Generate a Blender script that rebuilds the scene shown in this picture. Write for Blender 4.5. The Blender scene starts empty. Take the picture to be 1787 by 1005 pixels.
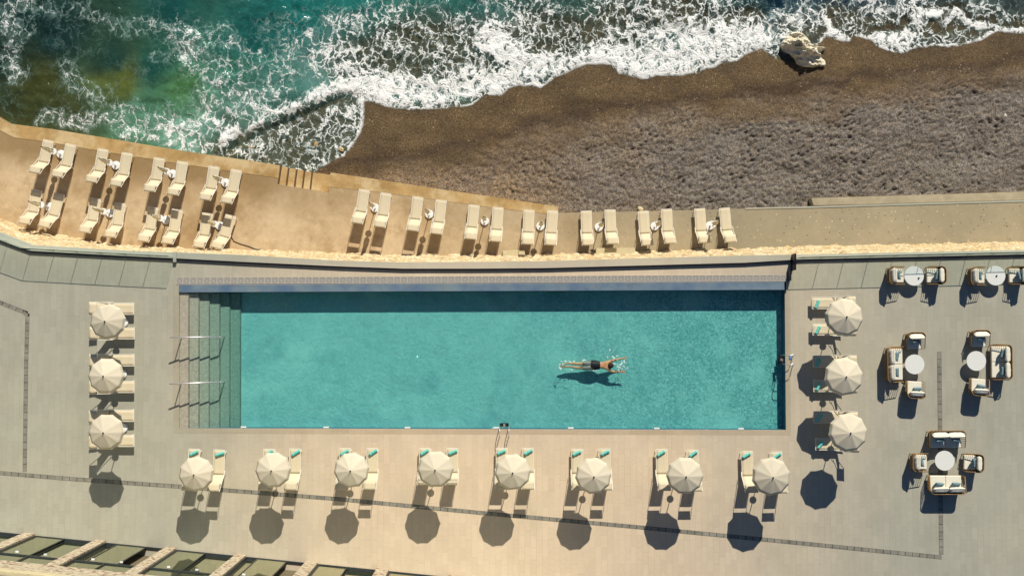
import bpy, bmesh, math, random
import numpy as np
from mathutils import Vector, Matrix, Euler
from mathutils.geometry import tessellate_polygon
R = math.radians
random.seed(7)
scene = bpy.context.scene
C = scene.collection

# ------------------------------------------------------------------ camera
H = 57.0                                   # height of the camera above the pool deck (m)
W_PX, H_PX, F_PX = 1787.0, 1005.0, 1938.0  # photograph size and focal length in its pixels
NX, NY = 885.0, 580.0                      # where the photograph looks straight down
cam = bpy.data.cameras.new('camera')
cam.sensor_width = 36.0
cam.lens = 36.0 * F_PX / W_PX
cam.clip_start = 0.5
cam.clip_end = 3000
co = bpy.data.objects.new('camera', cam)
C.objects.link(co)
co.location = (0, 0, H)
tilt_x = math.atan((NY - H_PX / 2) / F_PX)
tilt_y = -math.atan((W_PX / 2 - NX) / F_PX)
co.rotation_euler = Euler((tilt_x, tilt_y, 0), 'XYZ')
scene.camera = co
RM = co.rotation_euler.to_matrix()
def P(px, py, z=0.0):
    """world x, y of a point at height z"""
    d = RM @ Vector(((px - W_PX / 2), -(py - H_PX / 2), -F_PX))
    t = (z - H) / d.z
    return (d.x * t, d.y * t)
def PV(px, py, z=0.0):
    a = P(px, py, z)
    return Vector((a[0], a[1], z))

# ------------------------------------------------------------------ world, sun, exposure
SUN = Vector((0.345, 1.32, 1.0)).normalized()
w = bpy.data.worlds.new('World')
scene.world = w
w.use_nodes = True
nt = w.node_tree
bg = nt.nodes['Background']
sky = nt.nodes.new('ShaderNodeTexSky')
sky.sky_type = 'NISHITA'
sky.sun_disc = False
sky.sun_elevation = math.asin(SUN.z)
sky.sun_rotation = math.atan2(SUN.x, SUN.y)
nt.links.new(sky.outputs[0], bg.inputs[0])
sky.ozone_density = 8.0
sky.dust_density = 0.2
bg.inputs[1].default_value = 0.055
sl = bpy.data.lights.new('sun', 'SUN')
sl.energy = 5.0
sl.angle = R(0.5)
sl.color = (1.0, 0.94, 0.83)
so = bpy.data.objects.new('sun', sl)
C.objects.link(so)
so.location = (0, 0, 40)
so.rotation_euler = (-SUN).to_track_quat('-Z', 'Y').to_euler()
scene.view_settings.view_transform = 'Standard'
scene.view_settings.look = 'None'
scene.view_settings.gamma = 1.0
scene.view_settings.exposure = 0.05
scene.render.engine = 'CYCLES'
scene.cycles.max_bounces = 8
scene.cycles.transparent_max_bounces = 16

# ------------------------------------------------------------------ material helpers
def lin(r, g, b):
    f = lambda c: (c / 255 / 12.92) if c / 255 <= 0.04045 else ((c / 255 + 0.055) / 1.055) ** 2.4
    return (f(r), f(g), f(b), 1)
class NT:
    def __init__(s, name):
        s.m = bpy.data.materials.new(name)
        s.m.use_nodes = True
        s.t = s.m.node_tree
        s.b = s.t.nodes['Principled BSDF']
        s.out = s.t.nodes['Material Output']
        s._tc = None
    def n(s, typ, **kw):
        nd = s.t.nodes.new('ShaderNode' + typ)
        for k, v in kw.items():
            setattr(nd, k, v)
        return nd
    def l(s, a, b):
        s.t.links.new(a, b)
    def set(s, inp, v):
        if isinstance(v, bpy.types.NodeSocket):
            s.l(v, inp)
        else:
            inp.default_value = v
    @property
    def co(s):
        if s._tc is None:
            s._tc = s.n('TexCoord').outputs['Object']
        return s._tc
    def mapping(s, scale=(1, 1, 1), rot=(0, 0, 0), vec=None, loc=(0, 0, 0)):
        m = s.n('Mapping')
        s.l(vec or s.co, m.inputs[0])
        m.inputs[1].default_value = loc
        m.inputs[2].default_value = rot
        m.inputs[3].default_value = scale
        return m.outputs[0]
    def noise(s, scale, detail=4, rough=0.55, vec=None, dist=0.0, color=False):
        nd = s.n('TexNoise')
        s.l(vec or s.co, nd.inputs['Vector'])
        nd.inputs['Scale'].default_value = scale
        nd.inputs['Detail'].default_value = detail
        nd.inputs['Roughness'].default_value = rough
        nd.inputs['Distortion'].default_value = dist
        return nd.outputs[1] if color else nd.outputs[0]
    def voro(s, scale, feature='F1', vec=None, out='Distance', rnd=1.0):
        nd = s.n('TexVoronoi')
        nd.feature = feature
        s.l(vec or s.co, nd.inputs['Vector'])
        nd.inputs['Scale'].default_value = scale
        nd.inputs['Randomness'].default_value = rnd
        return nd.outputs[out]
    def math(s, op, a, b=0.0, c=None, clamp=False):
        nd = s.n('Math')
        nd.operation = op
        nd.use_clamp = clamp
        s.set(nd.inputs[0], a)
        s.set(nd.inputs[1], b)
        if c is not None:
            s.set(nd.inputs[2], c)
        return nd.outputs[0]
    def vmath(s, op, a, b):
        nd = s.n('VectorMath')
        nd.operation = op
        s.set(nd.inputs[0], a)
        s.set(nd.inputs[1], b)
        return nd.outputs[0]
    def rng(s, v, a, b, c=0.0, d=1.0, smooth=False):
        nd = s.n('MapRange')
        if smooth:
            nd.interpolation_type = 'SMOOTHSTEP'
        s.set(nd.inputs[0], v)
        for i, q in enumerate((a, b, c, d)):
            s.set(nd.inputs[i + 1], q)
        return nd.outputs[0]
    def mix(s, f, a, b, mode='MIX'):
        nd = s.n('Mix')
        nd.data_type = 'RGBA'
        nd.blend_type = mode
        s.set(nd.inputs[0], f)
        s.set(nd.inputs[6], a)
        s.set(nd.inputs[7], b)
        return nd.outputs[2]
    def ramp(s, v, stops):
        nd = s.n('ValToRGB')
        s.l(v, nd.inputs[0])
        e = nd.color_ramp.elements
        while len(e) < len(stops):
            e.new(0.5)
        for i, (p, c) in enumerate(stops):
            e[i].position = p
            e[i].color = c
        return nd.outputs[0]
    def bump(s, h, strength=0.3, dist=0.02, normal=None):
        nd = s.n('Bump')
        s.l(h, nd.inputs['Height'])
        nd.inputs['Strength'].default_value = strength
        nd.inputs['Distance'].default_value = dist
        if normal is not None:
            s.l(normal, nd.inputs['Normal'])
        return nd.outputs[0]
    def attr(s, name, out='Fac'):
        nd = s.n('Attribute')
        nd.attribute_name = name
        return nd.outputs[out]
    def fin(s, col=None, rough=0.7, normal=None, metal=0.0, spec=None):
        if col is not None:
            s.set(s.b.inputs['Base Color'], col)
        s.set(s.b.inputs['Roughness'], rough)
        s.set(s.b.inputs['Metallic'], metal)
        if spec is not None:
            s.b.inputs['Specular IOR Level'].default_value = spec
        if normal is not None:
            s.l(normal, s.b.inputs['Normal'])
        return s.m

def simple(name, rgb, rough=0.6, metal=0.0, var=0.12, scale=6.0, spec=0.4, bump=0.0):
    t = NT(name)
    n = t.noise(scale, 4)
    c = lin(*rgb)
    d = (c[0] * (1 - var * 2), c[1] * (1 - var * 2), c[2] * (1 - var * 2), 1)
    col = t.mix(t.rng(n, 0.3, 0.7), d, c)
    nm = t.bump(t.noise(scale * 12, 3), bump, 0.01) if bump else None
    return t.fin(col, rough, nm, metal, spec)

def fabric(name, rgb, var=0.08, trans=0.0, scale=60):
    t = NT(name)
    wv = t.noise(scale, 2)
    c = lin(*rgb)
    d = tuple(q * (1 - var * 2) for q in c[:3]) + (1,)
    col = t.mix(t.rng(t.noise(3.0, 4), 0.3, 0.7), d, c)
    col = t.mix(0.25, col, t.mix(wv, d, c))
    t.fin(col, 0.85, t.bump(wv, 0.25, 0.004), spec=0.15)
    if trans > 0:
        tr = t.n('BsdfTransparent')
        mx = t.n('MixShader')
        mx.inputs[0].default_value = trans
        t.l(t.b.outputs[0], mx.inputs[1])
        t.l(tr.outputs[0], mx.inputs[2])
        t.l(mx.outputs[0], t.out.inputs[0])
    return t.m

def mat_deck(name, warm, cool, slab=(0.62, 0.3), vary=0.10, rot=0.0):
    t = NT(name)
    sep = t.n('SeparateXYZ')
    t.l(t.co, sep.inputs[0])
    mv = t.mapping(rot=(0, 0, R(90) + rot))
    br = t.n('TexBrick')
    t.l(mv, br.inputs['Vector'])
    br.inputs['Scale'].default_value = 1.0
    br.inputs['Brick Width'].default_value = slab[0]
    br.inputs['Row Height'].default_value = slab[1]
    br.inputs['Mortar Size'].default_value = 0.007
    br.inputs['Mortar Smooth'].default_value = 0.3
    br.offset = 0.37
    br.squash = 1.35
    br.squash_frequency = 3
    br.inputs['Color1'].default_value = (0.30, 0.30, 0.30, 1)
    br.inputs['Color2'].default_value = (0.72, 0.72, 0.72, 1)
    br.inputs['Mortar'].default_value = (0.1, 0.1, 0.1, 1)
    ax = t.math('ABSOLUTE', t.math('ADD', sep.outputs[0], -1.0))
    f = t.rng(ax, 5.0, 21.0, smooth=True)
    f = t.math('ADD', f, t.rng(t.noise(0.12, 3), 0.3, 0.7, -0.15, 0.15), clamp=True)
    base = t.mix(f, lin(*warm), lin(*cool))
    tone = t.rng(br.outputs[0], 0.30, 0.72, 1 - vary, 1 + vary)
    tone = t.math('MULTIPLY', tone, t.rng(t.noise(0.55, 5, 0.6), 0.25, 0.75, 0.93, 1.05))
    tone = t.math('MULTIPLY', tone, t.rng(t.noise(7.0, 6, 0.7), 0.25, 0.75, 0.95, 1.04))
    tone = t.math('MULTIPLY', tone, t.rng(t.noise(70.0, 2, 0.7), 0.2, 0.8, 0.93, 1.07))
    stn = t.noise(1.1, 6, 0.7, dist=1.5)
    tone = t.math('MULTIPLY', tone, t.rng(stn, 0.60, 0.78, 1.0, 0.90, True))
    tone = t.math('MULTIPLY', tone, t.rng(t.noise(0.22, 6, 0.7, t.mapping((1.6, 0.5, 1), loc=(3, 8, 0))), 0.50, 0.66, 1.0, 0.93, True))
    tone = t.math('MULTIPLY', tone, t.rng(t.noise(2.3, 7, 0.8, t.mapping(loc=(9, 1, 0))), 0.58, 0.72, 1.0, 0.92, True))
    cb = t.n('CombineColor')
    for i in range(3):
        t.l(tone, cb.inputs[i])
    col = t.mix(1.0, base, cb.outputs[0], 'MULTIPLY')
    jm = t.math('MULTIPLY', br.outputs['Fac'], t.rng(t.noise(0.35, 3), 0.35, 0.65, 0.03, 0.32))
    col = t.mix(jm, col, lin(120, 108, 84))
    nm = t.bump(t.math('ADD', t.math('MULTIPLY', br.outputs['Fac'], -0.4), t.noise(30, 4)), 0.12, 0.01)
    return t.fin(col, 0.8, nm, spec=0.2)

M = {}
M['deck'] = mat_deck('pale_stone_paving', (211, 191, 163), (169, 166, 149), vary=0.04)
M['coping_stone'] = mat_deck('coping_stone', (190, 170, 142), (164, 158, 138), (0.9, 0.9), 0.04)
M['parapet'] = mat_deck('parapet_stone', (196, 184, 160), (164, 167, 152), (1.5, 5.0), 0.03)
M['steel_dark'] = simple('dark_steel', (38, 36, 46), 0.4, 0.6)
M['steel'] = simple('stainless_steel', (235, 228, 226), 0.42, 0.8, 0.03)
M['white_frame'] = simple('white_powder_coated_metal', (236, 230, 214), 0.4, 0.0, 0.03)
M['sling'] = fabric('cream_sling_mesh', (222, 208, 176), 0.03, 0.08, 120)
M['canvas'] = fabric('cream_canvas', (216, 205, 180), 0.03, 0.0, 40)
_t = M['canvas'].node_tree; _b = _t.nodes['Principled BSDF']; _src = _b.inputs['Base Color'].links[0].from_socket
_oi = _t.nodes.new('ShaderNodeObjectInfo'); _mr = _t.nodes.new('ShaderNodeMapRange'); _mr.inputs[3].default_value = 0.90; _mr.inputs[4].default_value = 1.04
_hs = _t.nodes.new('ShaderNodeHueSaturation'); _t.links.new(_oi.outputs['Random'], _mr.inputs[0]); _t.links.new(_mr.outputs[0], _hs.inputs['Value']); _t.links.new(_src, _hs.inputs['Color']); _t.links.new(_hs.outputs[0], _b.inputs['Base Color'])
M['canvas_closed'] = fabric('folded_cream_canvas', (222, 212, 184), 0.10, 0.0, 40)
M['white_paint'] = simple('white_painted_metal', (236, 236, 232), 0.35, 0.0, 0.02)
M['towel'] = fabric('turquoise_towel', (112, 205, 192), 0.10, 0.0, 90)
M['bamboo'] = simple('woven_cane', (168, 134, 88), 0.55, 0.0, 0.16, 14, 0.3, 0.2)
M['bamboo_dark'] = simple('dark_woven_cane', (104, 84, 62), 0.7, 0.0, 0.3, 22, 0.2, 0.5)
M['cushion'] = fabric('ivory_cushion', (232, 226, 206), 0.05, 0.0, 50)
M['blue_pillow'] = fabric('blue_grey_cushion', (116, 142, 150), 0.08, 0.0, 50)
M['table_top'] = simple('white_table_top', (226, 226, 218), 0.35, 0.0, 0.015)
M['dark_plastic'] = simple('black_plastic', (32, 30, 32), 0.5)
M['grate'] = simple('grey_grating', (158, 153, 145), 0.7, 0.0, 0.10, 0.9)
M['grate_edge'] = simple('pale_grating_frame', (200, 192, 176), 0.6, 0.0, 0.05)

# dark stone block line
t = NT('dark_stone_blocks')
t.fin(t.mix(t.rng(t.noise(2.2, 4), 0.3, 0.7), lin(112, 110, 100), lin(150, 146, 132)), 0.8, t.bump(t.noise(40, 3), 0.2, 0.01), spec=0.2)
M['blocks'] = t.m

# rubble retaining wall
t = NT('rubble_stone')
wc = t.vmath('ADD', t.co, t.vmath('SCALE', t.noise(3, 3, color=True), (0, 0, 0)))
mv = t.mapping((1, 1, 1.7))
v = t.voro(3.2, 'F1', mv, 'Color')
e = t.voro(3.2, 'DISTANCE_TO_EDGE', mv)
sv = t.n('SeparateColor')
t.l(v, sv.inputs[0])
col = t.ramp(sv.outputs[0], [(0.0, lin(206, 182, 136)), (0.4, lin(226, 204, 162)), (0.75, lin(234, 218, 184)), (1.0, lin(176, 150, 108))])
col = t.mix(t.rng(t.noise(9, 6, 0.7), 0.45, 0.75), col, lin(176, 146, 96))
col = t.mix(t.rng(e, 0.0, 0.05, 0.5, 0.0), col, lin(150, 122, 78))
t.fin(col, 0.9, t.bump(t.math('ADD', t.rng(e, 0, 0.12), t.noise(12, 6, 0.7)), 0.5, 0.06), spec=0.1)
M['rubble'] = t.m

# speckled facade stone
t = NT('facade_stone')
n1 = t.noise(5.0, 6, 0.75, t.mapping((1, 1, 1.6)))
col = t.mix(t.rng(n1, 0.42, 0.58), lin(206, 194, 166), lin(172, 158, 132))
col = t.mix(t.rng(t.noise(3.4, 5, 0.7, t.mapping((1, 1, 2.0), loc=(7, 3, 1))), 0.53, 0.60), col, lin(120, 74, 62))
t.fin(col, 0.85, t.bump(t.noise(14, 5), 0.4, 0.02), spec=0.15)
M['facade'] = t.m
M['facade_trim'] = simple('cream_cornice', (206, 192, 152), 0.8, 0, 0.08)
M['window_frame'] = simple('dark_window_frame', (58, 64, 66), 0.4, 0.3)
t = NT('green_reflecting_glass')
df = t.n('BsdfDiffuse'); df.inputs[0].default_value = lin(62, 66, 44)
gl = t.n('BsdfGlossy'); gl.inputs[0].default_value = (0.74, 0.77, 0.62, 1); gl.inputs['Roughness'].default_value = 0.01
fr = t.n('Fresnel'); fr.inputs[0].default_value = 1.9
ms = t.n('MixShader')
t.l(t.math('ADD', fr.outputs[0], 0.45, clamp=True), ms.inputs[0]); t.l(df.outputs[0], ms.inputs[1]); t.l(gl.outputs[0], ms.inputs[2]); t.l(ms.outputs[0], t.out.inputs[0])
M['facade_glass'] = t.m
# clear balustrade glass
t = NT('clear_glass')
tr = t.n('BsdfTransparent'); tr.inputs[0].default_value = (0.93, 0.96, 0.95, 1)
gl = t.n('BsdfGlossy'); gl.inputs['Roughness'].default_value = 0.02
fr = t.n('Fresnel'); fr.inputs[0].default_value = 1.25
ms = t.n('MixShader')
t.l(fr.outputs[0], ms.inputs[0]); t.l(tr.outputs[0], ms.inputs[1]); t.l(gl.outputs[0], ms.inputs[2]); t.l(ms.outputs[0], t.out.inputs[0])
M['glass'] = t.m
t = NT('green_glass_edge')
tr = t.n('BsdfTransparent'); tr.inputs[0].default_value = (0.30, 0.42, 0.40, 1)
ms = t.n('MixShader'); ms.inputs[0].default_value = 0.3
t.set(t.b.inputs['Base Color'], lin(70, 100, 92))
t.l(tr.outputs[0], ms.inputs[1]); t.l(t.b.outputs[0], ms.inputs[2]); t.l(ms.outputs[0], t.out.inputs[0])
M['glass_edge'] = t.m

# ------------------------------------------------------------------ mesh helpers
class MB:
    def __init__(s):
        s.v, s.f = [], []
    def add(s, vs, fs):
        o = len(s.v)
        s.v += [tuple(q) for q in vs]
        s.f += [tuple(i + o for i in f) for f in fs]
        return s
    def box(s, x0, y0, z0, x1, y1, z1):
        vs = [(x0, y0, z0), (x1, y0, z0), (x1, y1, z0), (x0, y1, z0), (x0, y0, z1), (x1, y0, z1), (x1, y1, z1), (x0, y1, z1)]
        return s.add(vs, [(0, 3, 2, 1), (4, 5, 6, 7), (0, 1, 5, 4), (1, 2, 6, 5), (2, 3, 7, 6), (3, 0, 4, 7)])
    def prism(s, pts, z0, z1):
        """vertical prism over a polygon (list of x, y); z0, z1 numbers"""
        n = len(pts)
        vs = [(p[0], p[1], z0) for p in pts] + [(p[0], p[1], z1) for p in pts]
        fs = [(i, (i + 1) % n, (i + 1) % n + n, i + n) for i in range(n)]
        tri = tessellate_polygon([[Vector((p[0], p[1], 0)) for p in pts]])
        fs += [tuple(i + n for i in q) for q in tri] + [tuple(q) for q in tri]
        return s.add(vs, fs)
    def tube(s, pts, r, seg=8, closed=False, flat=1.0):
        pts = [Vector(p) for p in pts]
        n = len(pts)
        rs = r if isinstance(r, (list, tuple)) else [r] * n
        rings = []
        up = Vector((0, 0, 1))
        for i, p in enumerate(pts):
            if closed:
                tg = pts[(i + 1) % n] - pts[i - 1]
            else:
                tg = pts[min(i + 1, n - 1)] - pts[max(i - 1, 0)]
            tg.normalize()
            a = up if abs(tg.z) < 0.95 else Vector((0, 1, 0))
            u = tg.cross(a).normalized()
            v = u.cross(tg).normalized()
            rings.append([p + (u * math.cos(k * 2 * math.pi / seg) + v * math.sin(k * 2 * math.pi / seg) * flat) * rs[i] for k in range(seg)])
        vs = [q for rg in rings for q in rg]
        fs = []
        for i in range(n if closed else n - 1):
            j = (i + 1) % n
            for k in range(seg):
                k2 = (k + 1) % seg
                fs.append((i * seg + k, i * seg + k2, j * seg + k2, j * seg + k))
        if not closed:
            fs.append(tuple(range(seg))[::-1])
            fs.append(tuple((n - 1) * seg + k for k in range(seg)))
        return s.add(vs, fs)
    def lathe(s, prof, seg=24, star=None):
        """prof: list of (r, z)"""
        vs, fs = [], []
        for (r, z) in prof:
            for k in range(seg):
                a = 2 * math.pi * k / seg
                rr = r * (star(a) if star else 1)
                vs.append((rr * math.cos(a), rr * math.sin(a), z))
        n = len(prof)
        for i in range(n - 1):
            for k in range(seg):
                k2 = (k + 1) % seg
                fs.append((i * seg + k, i * seg + k2, (i + 1) * seg + k2, (i + 1) * seg + k))
        fs.append(tuple(range(seg))[::-1])
        fs.append(tuple((n - 1) * seg + k for k in range(seg)))
        return s.add(vs, fs)
    def build(s, name, mat, parent=None, smooth=False, bevel=0.0, subsurf=0):
        me = bpy.data.meshes.new(name)
        me.from_pydata(s.v, [], s.f)
        me.update()
        if smooth:
            me.polygons.foreach_set('use_smooth', [True] * len(me.polygons))
        me.materials.append(mat)
        bm = bmesh.new(); bm.from_mesh(me)
        bmesh.ops.recalc_face_normals(bm, faces=bm.faces)
        bm.to_mesh(me); bm.free()
        o = bpy.data.objects.new(name, me)
        C.objects.link(o)
        if parent is not None:
            o.parent = parent
        if bevel:
            b = o.modifiers.new('bevel', 'BEVEL'); b.width = bevel; b.segments = 3; b.limit_method = 'ANGLE'
        if subsurf:
            b = o.modifiers.new('sub', 'SUBSURF'); b.levels = subsurf; b.render_levels = subsurf
        return o
def tag(o, label=None, cat=None, group=None, kind=None):
    for k, v in (('label', label), ('category', cat), ('group', group), ('kind', kind)):
        if v: o[k] = v
    return o
def empty(name, loc, rz=0.0):
    o = bpy.data.objects.new(name, None)
    o.empty_display_size = 0.3
    C.objects.link(o)
    o.location = loc; o.rotation_euler = (0, 0, rz)
    return o
def copy_tree(o, parent=None):
    kids = [c for c in bpy.data.objects if c.parent == o]
    c = o.copy(); C.objects.link(c)
    if parent is not None: c.parent = parent
    for k in kids: copy_tree(k, c)
    return c
ORD = ['first', 'second', 'third', 'fourth', 'fifth', 'sixth', 'seventh', 'eighth', 'ninth', 'tenth', 'eleventh', 'twelfth']
def poly_sheet(outer, holes=(), z=0.0):
    loops = [[Vector((p[0], p[1], 0)) for p in outer]] + [[Vector((p[0], p[1], 0)) for p in h] for h in holes]
    tri = tessellate_polygon(loops)
    vs = [(p.x, p.y, z) for lp in loops for p in lp]
    return MB().add(vs, tri)

# ------------------------------------------------------------------ numpy noise
def _hash(ix, iy, seed):
    h = (ix.astype(np.int64) * 374761393 + iy.astype(np.int64) * 668265263 + seed * 1442695041) & 0xffffffff
    h = ((h ^ (h >> 13)) * 1274126177) & 0xffffffff
    return ((h ^ (h >> 16)) & 0xffffff) / float(0xffffff)
def vnoise(x, y, seed=0):
    ix, iy = np.floor(x), np.floor(y)
    fx, fy = x - ix, y - iy
    u, v = fx * fx * (3 - 2 * fx), fy * fy * (3 - 2 * fy)
    a = _hash(ix, iy, seed); b = _hash(ix + 1, iy, seed); c = _hash(ix, iy + 1, seed); d = _hash(ix + 1, iy + 1, seed)
    return (a * (1 - u) + b * u) * (1 - v) + (c * (1 - u) + d * u) * v
def fbm(x, y, o=4, seed=0):
    r, a, t_ = 0, 0.5, 0
    for i in range(o):
        r = r + a * vnoise(x, y, seed + i); t_ += a
        x, y, a = x * 2.03 + 5.1, y * 2.03 + 1.7, a * 0.5
    return r / t_
def seg_dist(X, Y, pts, signed=False):
    """distance to a polyline; signed: positive on the right-hand side when walking it"""
    best = np.full(X.shape, 1e9); sg = np.ones(X.shape); bp = np.zeros(X.shape)
    for (ax, ay), (bx, by) in zip(pts[:-1], pts[1:]):
        dx, dy = bx - ax, by - ay
        L = dx * dx + dy * dy + 1e-12
        tt = np.clip(((X - ax) * dx + (Y - ay) * dy) / L, 0, 1)
        d = np.hypot(X - ax - tt * dx, Y - ay - tt * dy)
        cr = dx * (Y - ay) - dy * (X - ax)
        pd = np.abs(cr) / math.sqrt(L)
        m = (d < best - 1e-6) | ((d < best + 1e-6) & (pd > bp))
        best = np.where(m, d, best); sg = np.where(m, np.where(cr < 0, 1.0, -1.0), sg); bp = np.where(m, pd, bp)
    return best * sg if signed else best
def grid_mesh(name, X, Y, Z, mat, attrs=None, keep=None, smooth=True):
    ny, nx = X.shape
    me = bpy.data.meshes.new(name)
    co_ = np.stack([X, Y, Z], -1).reshape(-1, 3)
    idx = np.arange(nx * ny).reshape(ny, nx)
    q = np.stack([idx[:-1, :-1], idx[:-1, 1:], idx[1:, 1:], idx[1:, :-1]], -1).reshape(-1, 4)
    if keep is not None:
        q = q[keep[:-1, :-1].reshape(-1) | keep[1:, 1:].reshape(-1)]
    me.vertices.add(len(co_)); me.vertices.foreach_set('co', co_.ravel())
    me.loops.add(q.size); me.loops.foreach_set('vertex_index', q.ravel())
    me.polygons.add(len(q)); me.polygons.foreach_set('loop_start', np.arange(len(q)) * 4)
    me.polygons.foreach_set('loop_total', np.full(len(q), 4))
    me.update(calc_edges=True)
    me.polygons.foreach_set('use_smooth', [smooth] * len(q))
    for k, a in (attrs or {}).items():
        if a.ndim == 3:
            at = me.attributes.new(k, 'FLOAT_COLOR', 'POINT')
            at.data.foreach_set('color', np.concatenate([a, np.ones(a.shape[:2] + (1,))], -1).reshape(-1).astype(np.float32))
        else:
            at = me.attributes.new(k, 'FLOAT', 'POINT')
            at.data.foreach_set('value', a.reshape(-1).astype(np.float32))
    me.materials.append(mat)
    o = bpy.data.objects.new(name, me); C.objects.link(o)
    return o
def graded(a, b, step, far, n=12):
    c = np.arange(a, b + step, step)
    g = np.geomspace(step * 1.5, far, n)
    return np.concatenate([a - g[::-1], c, c[-1] + g])

# ------------------------------------------------------------------ the shore
ZS = -5.4        # sea level
ZT = -4.0        # lower terrace
SHORE = [(470, 330), (520, 318), (548, 300), (575, 284), (600, 274), (612, 258), (630, 229), (635, 205), (635, 188), (636, 176), (667, 183), (714, 192), (751, 190),
         (802, 186), (829, 180), (846, 166), (869, 167), (906, 148), (943, 154), (970, 134), (997, 123), (1024, 112), (1067, 113), (1078, 128),
         (1121, 138), (1145, 131), (1190, 132), (1217, 128), (1261, 109), (1284, 109), (1301, 96), (1328, 84), (1345, 100), (1385, 112), (1420, 90), (1442, 62),
         (1469, 72), (1483, 72), (1488, 62), (1523, 72), (1543, 86), (1574, 94), (1607, 82), (1675, 81), (1712, 71), (1739, 56), (1787, 58), (1900, 66), (2300, 90), (3500, 160)]
shore = [P(a, b, ZS) for a, b in SHORE]
pre = [P(-1500, 330, ZS), P(200, 350, ZS)]
shore_l = pre + shore
# roughen the water's edge
def roughen(pts, step, amp, seed):
    out = []
    k = 0
    for a, b in zip(pts[:-1], pts[1:]):
        L = math.hypot(b[0] - a[0], b[1] - a[1]); n = max(1, int(min(L, 400) / step))
        nx, ny = -(b[1] - a[1]) / (L + 1e-9), (b[0] - a[0]) / (L + 1e-9)
        for i in range(n):
            f = i / n; k += 1
            d = amp * (float(fbm(np.array(k * 0.35), np.array(seed * 9.1), 3, seed)) - 0.5) * 2 if i else 0
            out.append((a[0] + (b[0] - a[0]) * f + nx * d, a[1] + (b[1] - a[1]) * f + ny * d))
    out.append(pts[-1])
    return out
shore_f = roughen(roughen(shore_l, 1.1, 0.30, 3), 0.22, 0.16, 5)
DRY = [(480, 330), (620, 318), (700, 306), (780, 292), (850, 276), (900, 258), (960, 240), (1060, 226), (1150, 208), (1240, 196), (1340, 190), (1440, 178), (1560, 166), (1680, 150), (1787, 132), (1950, 110), (2600, 60)]
dry = [P(a, b, -5.1) for a, b in DRY]

def srgb2lin(a):
    a = np.asarray(a, float) / 255
    return np.where(a <= 0.04045, a / 12.92, ((a + 0.055) / 1.055) ** 2.4)
x0, yt = P(-60, -60, ZS); x1, yb = P(1850, 420, ZS)
def shore_height(sd):
    return np.where(sd > 0, ZS + 0.01 + np.minimum(sd, 12) * 0.055, ZS + np.maximum(sd, -30) * 0.10)

# beach and sea bed (one sheet of gravel)
xs = graded(x0, x1, 0.075, 260); ys = graded(yb, yt, 0.075, 260)
X, Y = np.meshgrid(xs, ys)
sd = seg_dist(X, Y, roughen(shore_l, 1.2, 0.1, 3), True)
dd = seg_dist(X, Y, dry, True)            # positive = towards the terrace (dry)
Z = shore_height(sd)
dryf = np.clip((dd + 0.9 + (fbm(X * 0.5, Y * 0.9, 4, 5) - 0.5) * 2.6) / 1.9, 0, 1)
wx = X + (fbm(X * 0.8, Y * 0.8, 3, 8) - 0.5) * 1.4; wy = Y + (fbm(X * 0.8, Y * 0.8, 3, 9) - 0.5) * 1.4
# trodden hollows in the loose gravel
def cells(x, y, seed):
    ix, iy = np.floor(x), np.floor(y); best = np.full(x.shape, 9.0); cx = np.zeros(x.shape); cy = np.zeros(x.shape)
    for i in (-1, 0, 1):
        for j in (-1, 0, 1):
            px_, py_ = ix + i + _hash(ix + i, iy + j, seed), iy + j + _hash(ix + i, iy + j, seed + 7)
            d = np.hypot(x - px_, y - py_); m = d < best
            best = np.where(m, d, best); cx = np.where(m, x - px_, cx); cy = np.where(m, y - py_, cy)
    return best, cx, cy
ca, sa = math.cos(0.25), math.sin(0.25)
c1, _, cy1 = cells((wx * ca + wy * sa) * 2.7, (-wx * sa + wy * ca) * 4.6, 21)
c2, _, cy2 = cells(wx * 4.6, wy * 7.0, 33)
inner = (np.abs(X - (x0 + x1) / 2) < (x1 - x0) / 2) & (Y > yb) & (Y < yt)
hol = -np.exp(-(c1 / 0.26) ** 3) * 0.095 * (0.35 + 1.3 * fbm(X * 1.1, Y * 1.1, 2, 66)) - np.exp(-(c2 / 0.30) ** 2) * 0.055
rough_area = dryf * np.clip(0.12 + fbm(X * 0.16, Y * 0.16, 3, 15) * 1.9 - 0.45 + np.clip((X + 3) / 12, 0, 0.60), 0.08, 1.1)
Z = Z + np.where(inner, hol * rough_area * 1.25 + (fbm(X * 3.2, Y * 6.0, 3, 4) - 0.5) * 0.10 * (0.25 + dryf) + (fbm(X * 0.3, Y * 0.9, 3, 41) - 0.5) * 0.25 * np.clip(sd / 2, 0, 1), 0)
# sprinkled footprints on the damp strip
for k in range(34):
    fx, fy = P(random.choice([random.uniform(1380, 1500), random.uniform(1040, 1330)]), 0, -5.1)
    lo, hi = (150, 165) if k % 2 else (165, 180)
    fy = P(0, random.uniform(140, 180), -5.1)[1]
    Z = Z - 0.05 * np.exp(-(((X - fx) / 0.09) ** 2 + ((Y - fy) / 0.06) ** 2))
bluef = np.clip((X + 6) / 16 + (fbm(X * 0.2, Y * 0.2, 3, 77) - 0.5) * 1.1, 0, 1) * dryf
line = np.exp(-((dd + 1.1 + (fbm(X * 0.7, Y * 0.7, 3, 50) - 0.5) * 1.2) / 0.35) ** 2)
t = NT('beach_gravel')
wet = t.attr('dry'); blu = t.attr('blue'); drk = t.attr('line')
g1 = t.voro(20, 'F1', None, 'Color'); s1 = t.n('SeparateColor'); t.l(g1, s1.inputs[0])
g2 = t.voro(13, 'F1', None, 'Color'); s2 = t.n('SeparateColor'); t.l(g2, s2.inputs[0])
wetc = t.mix(t.rng(t.noise(0.45, 4), 0.35, 0.65), lin(94, 76, 50), lin(114, 92, 60))
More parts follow.
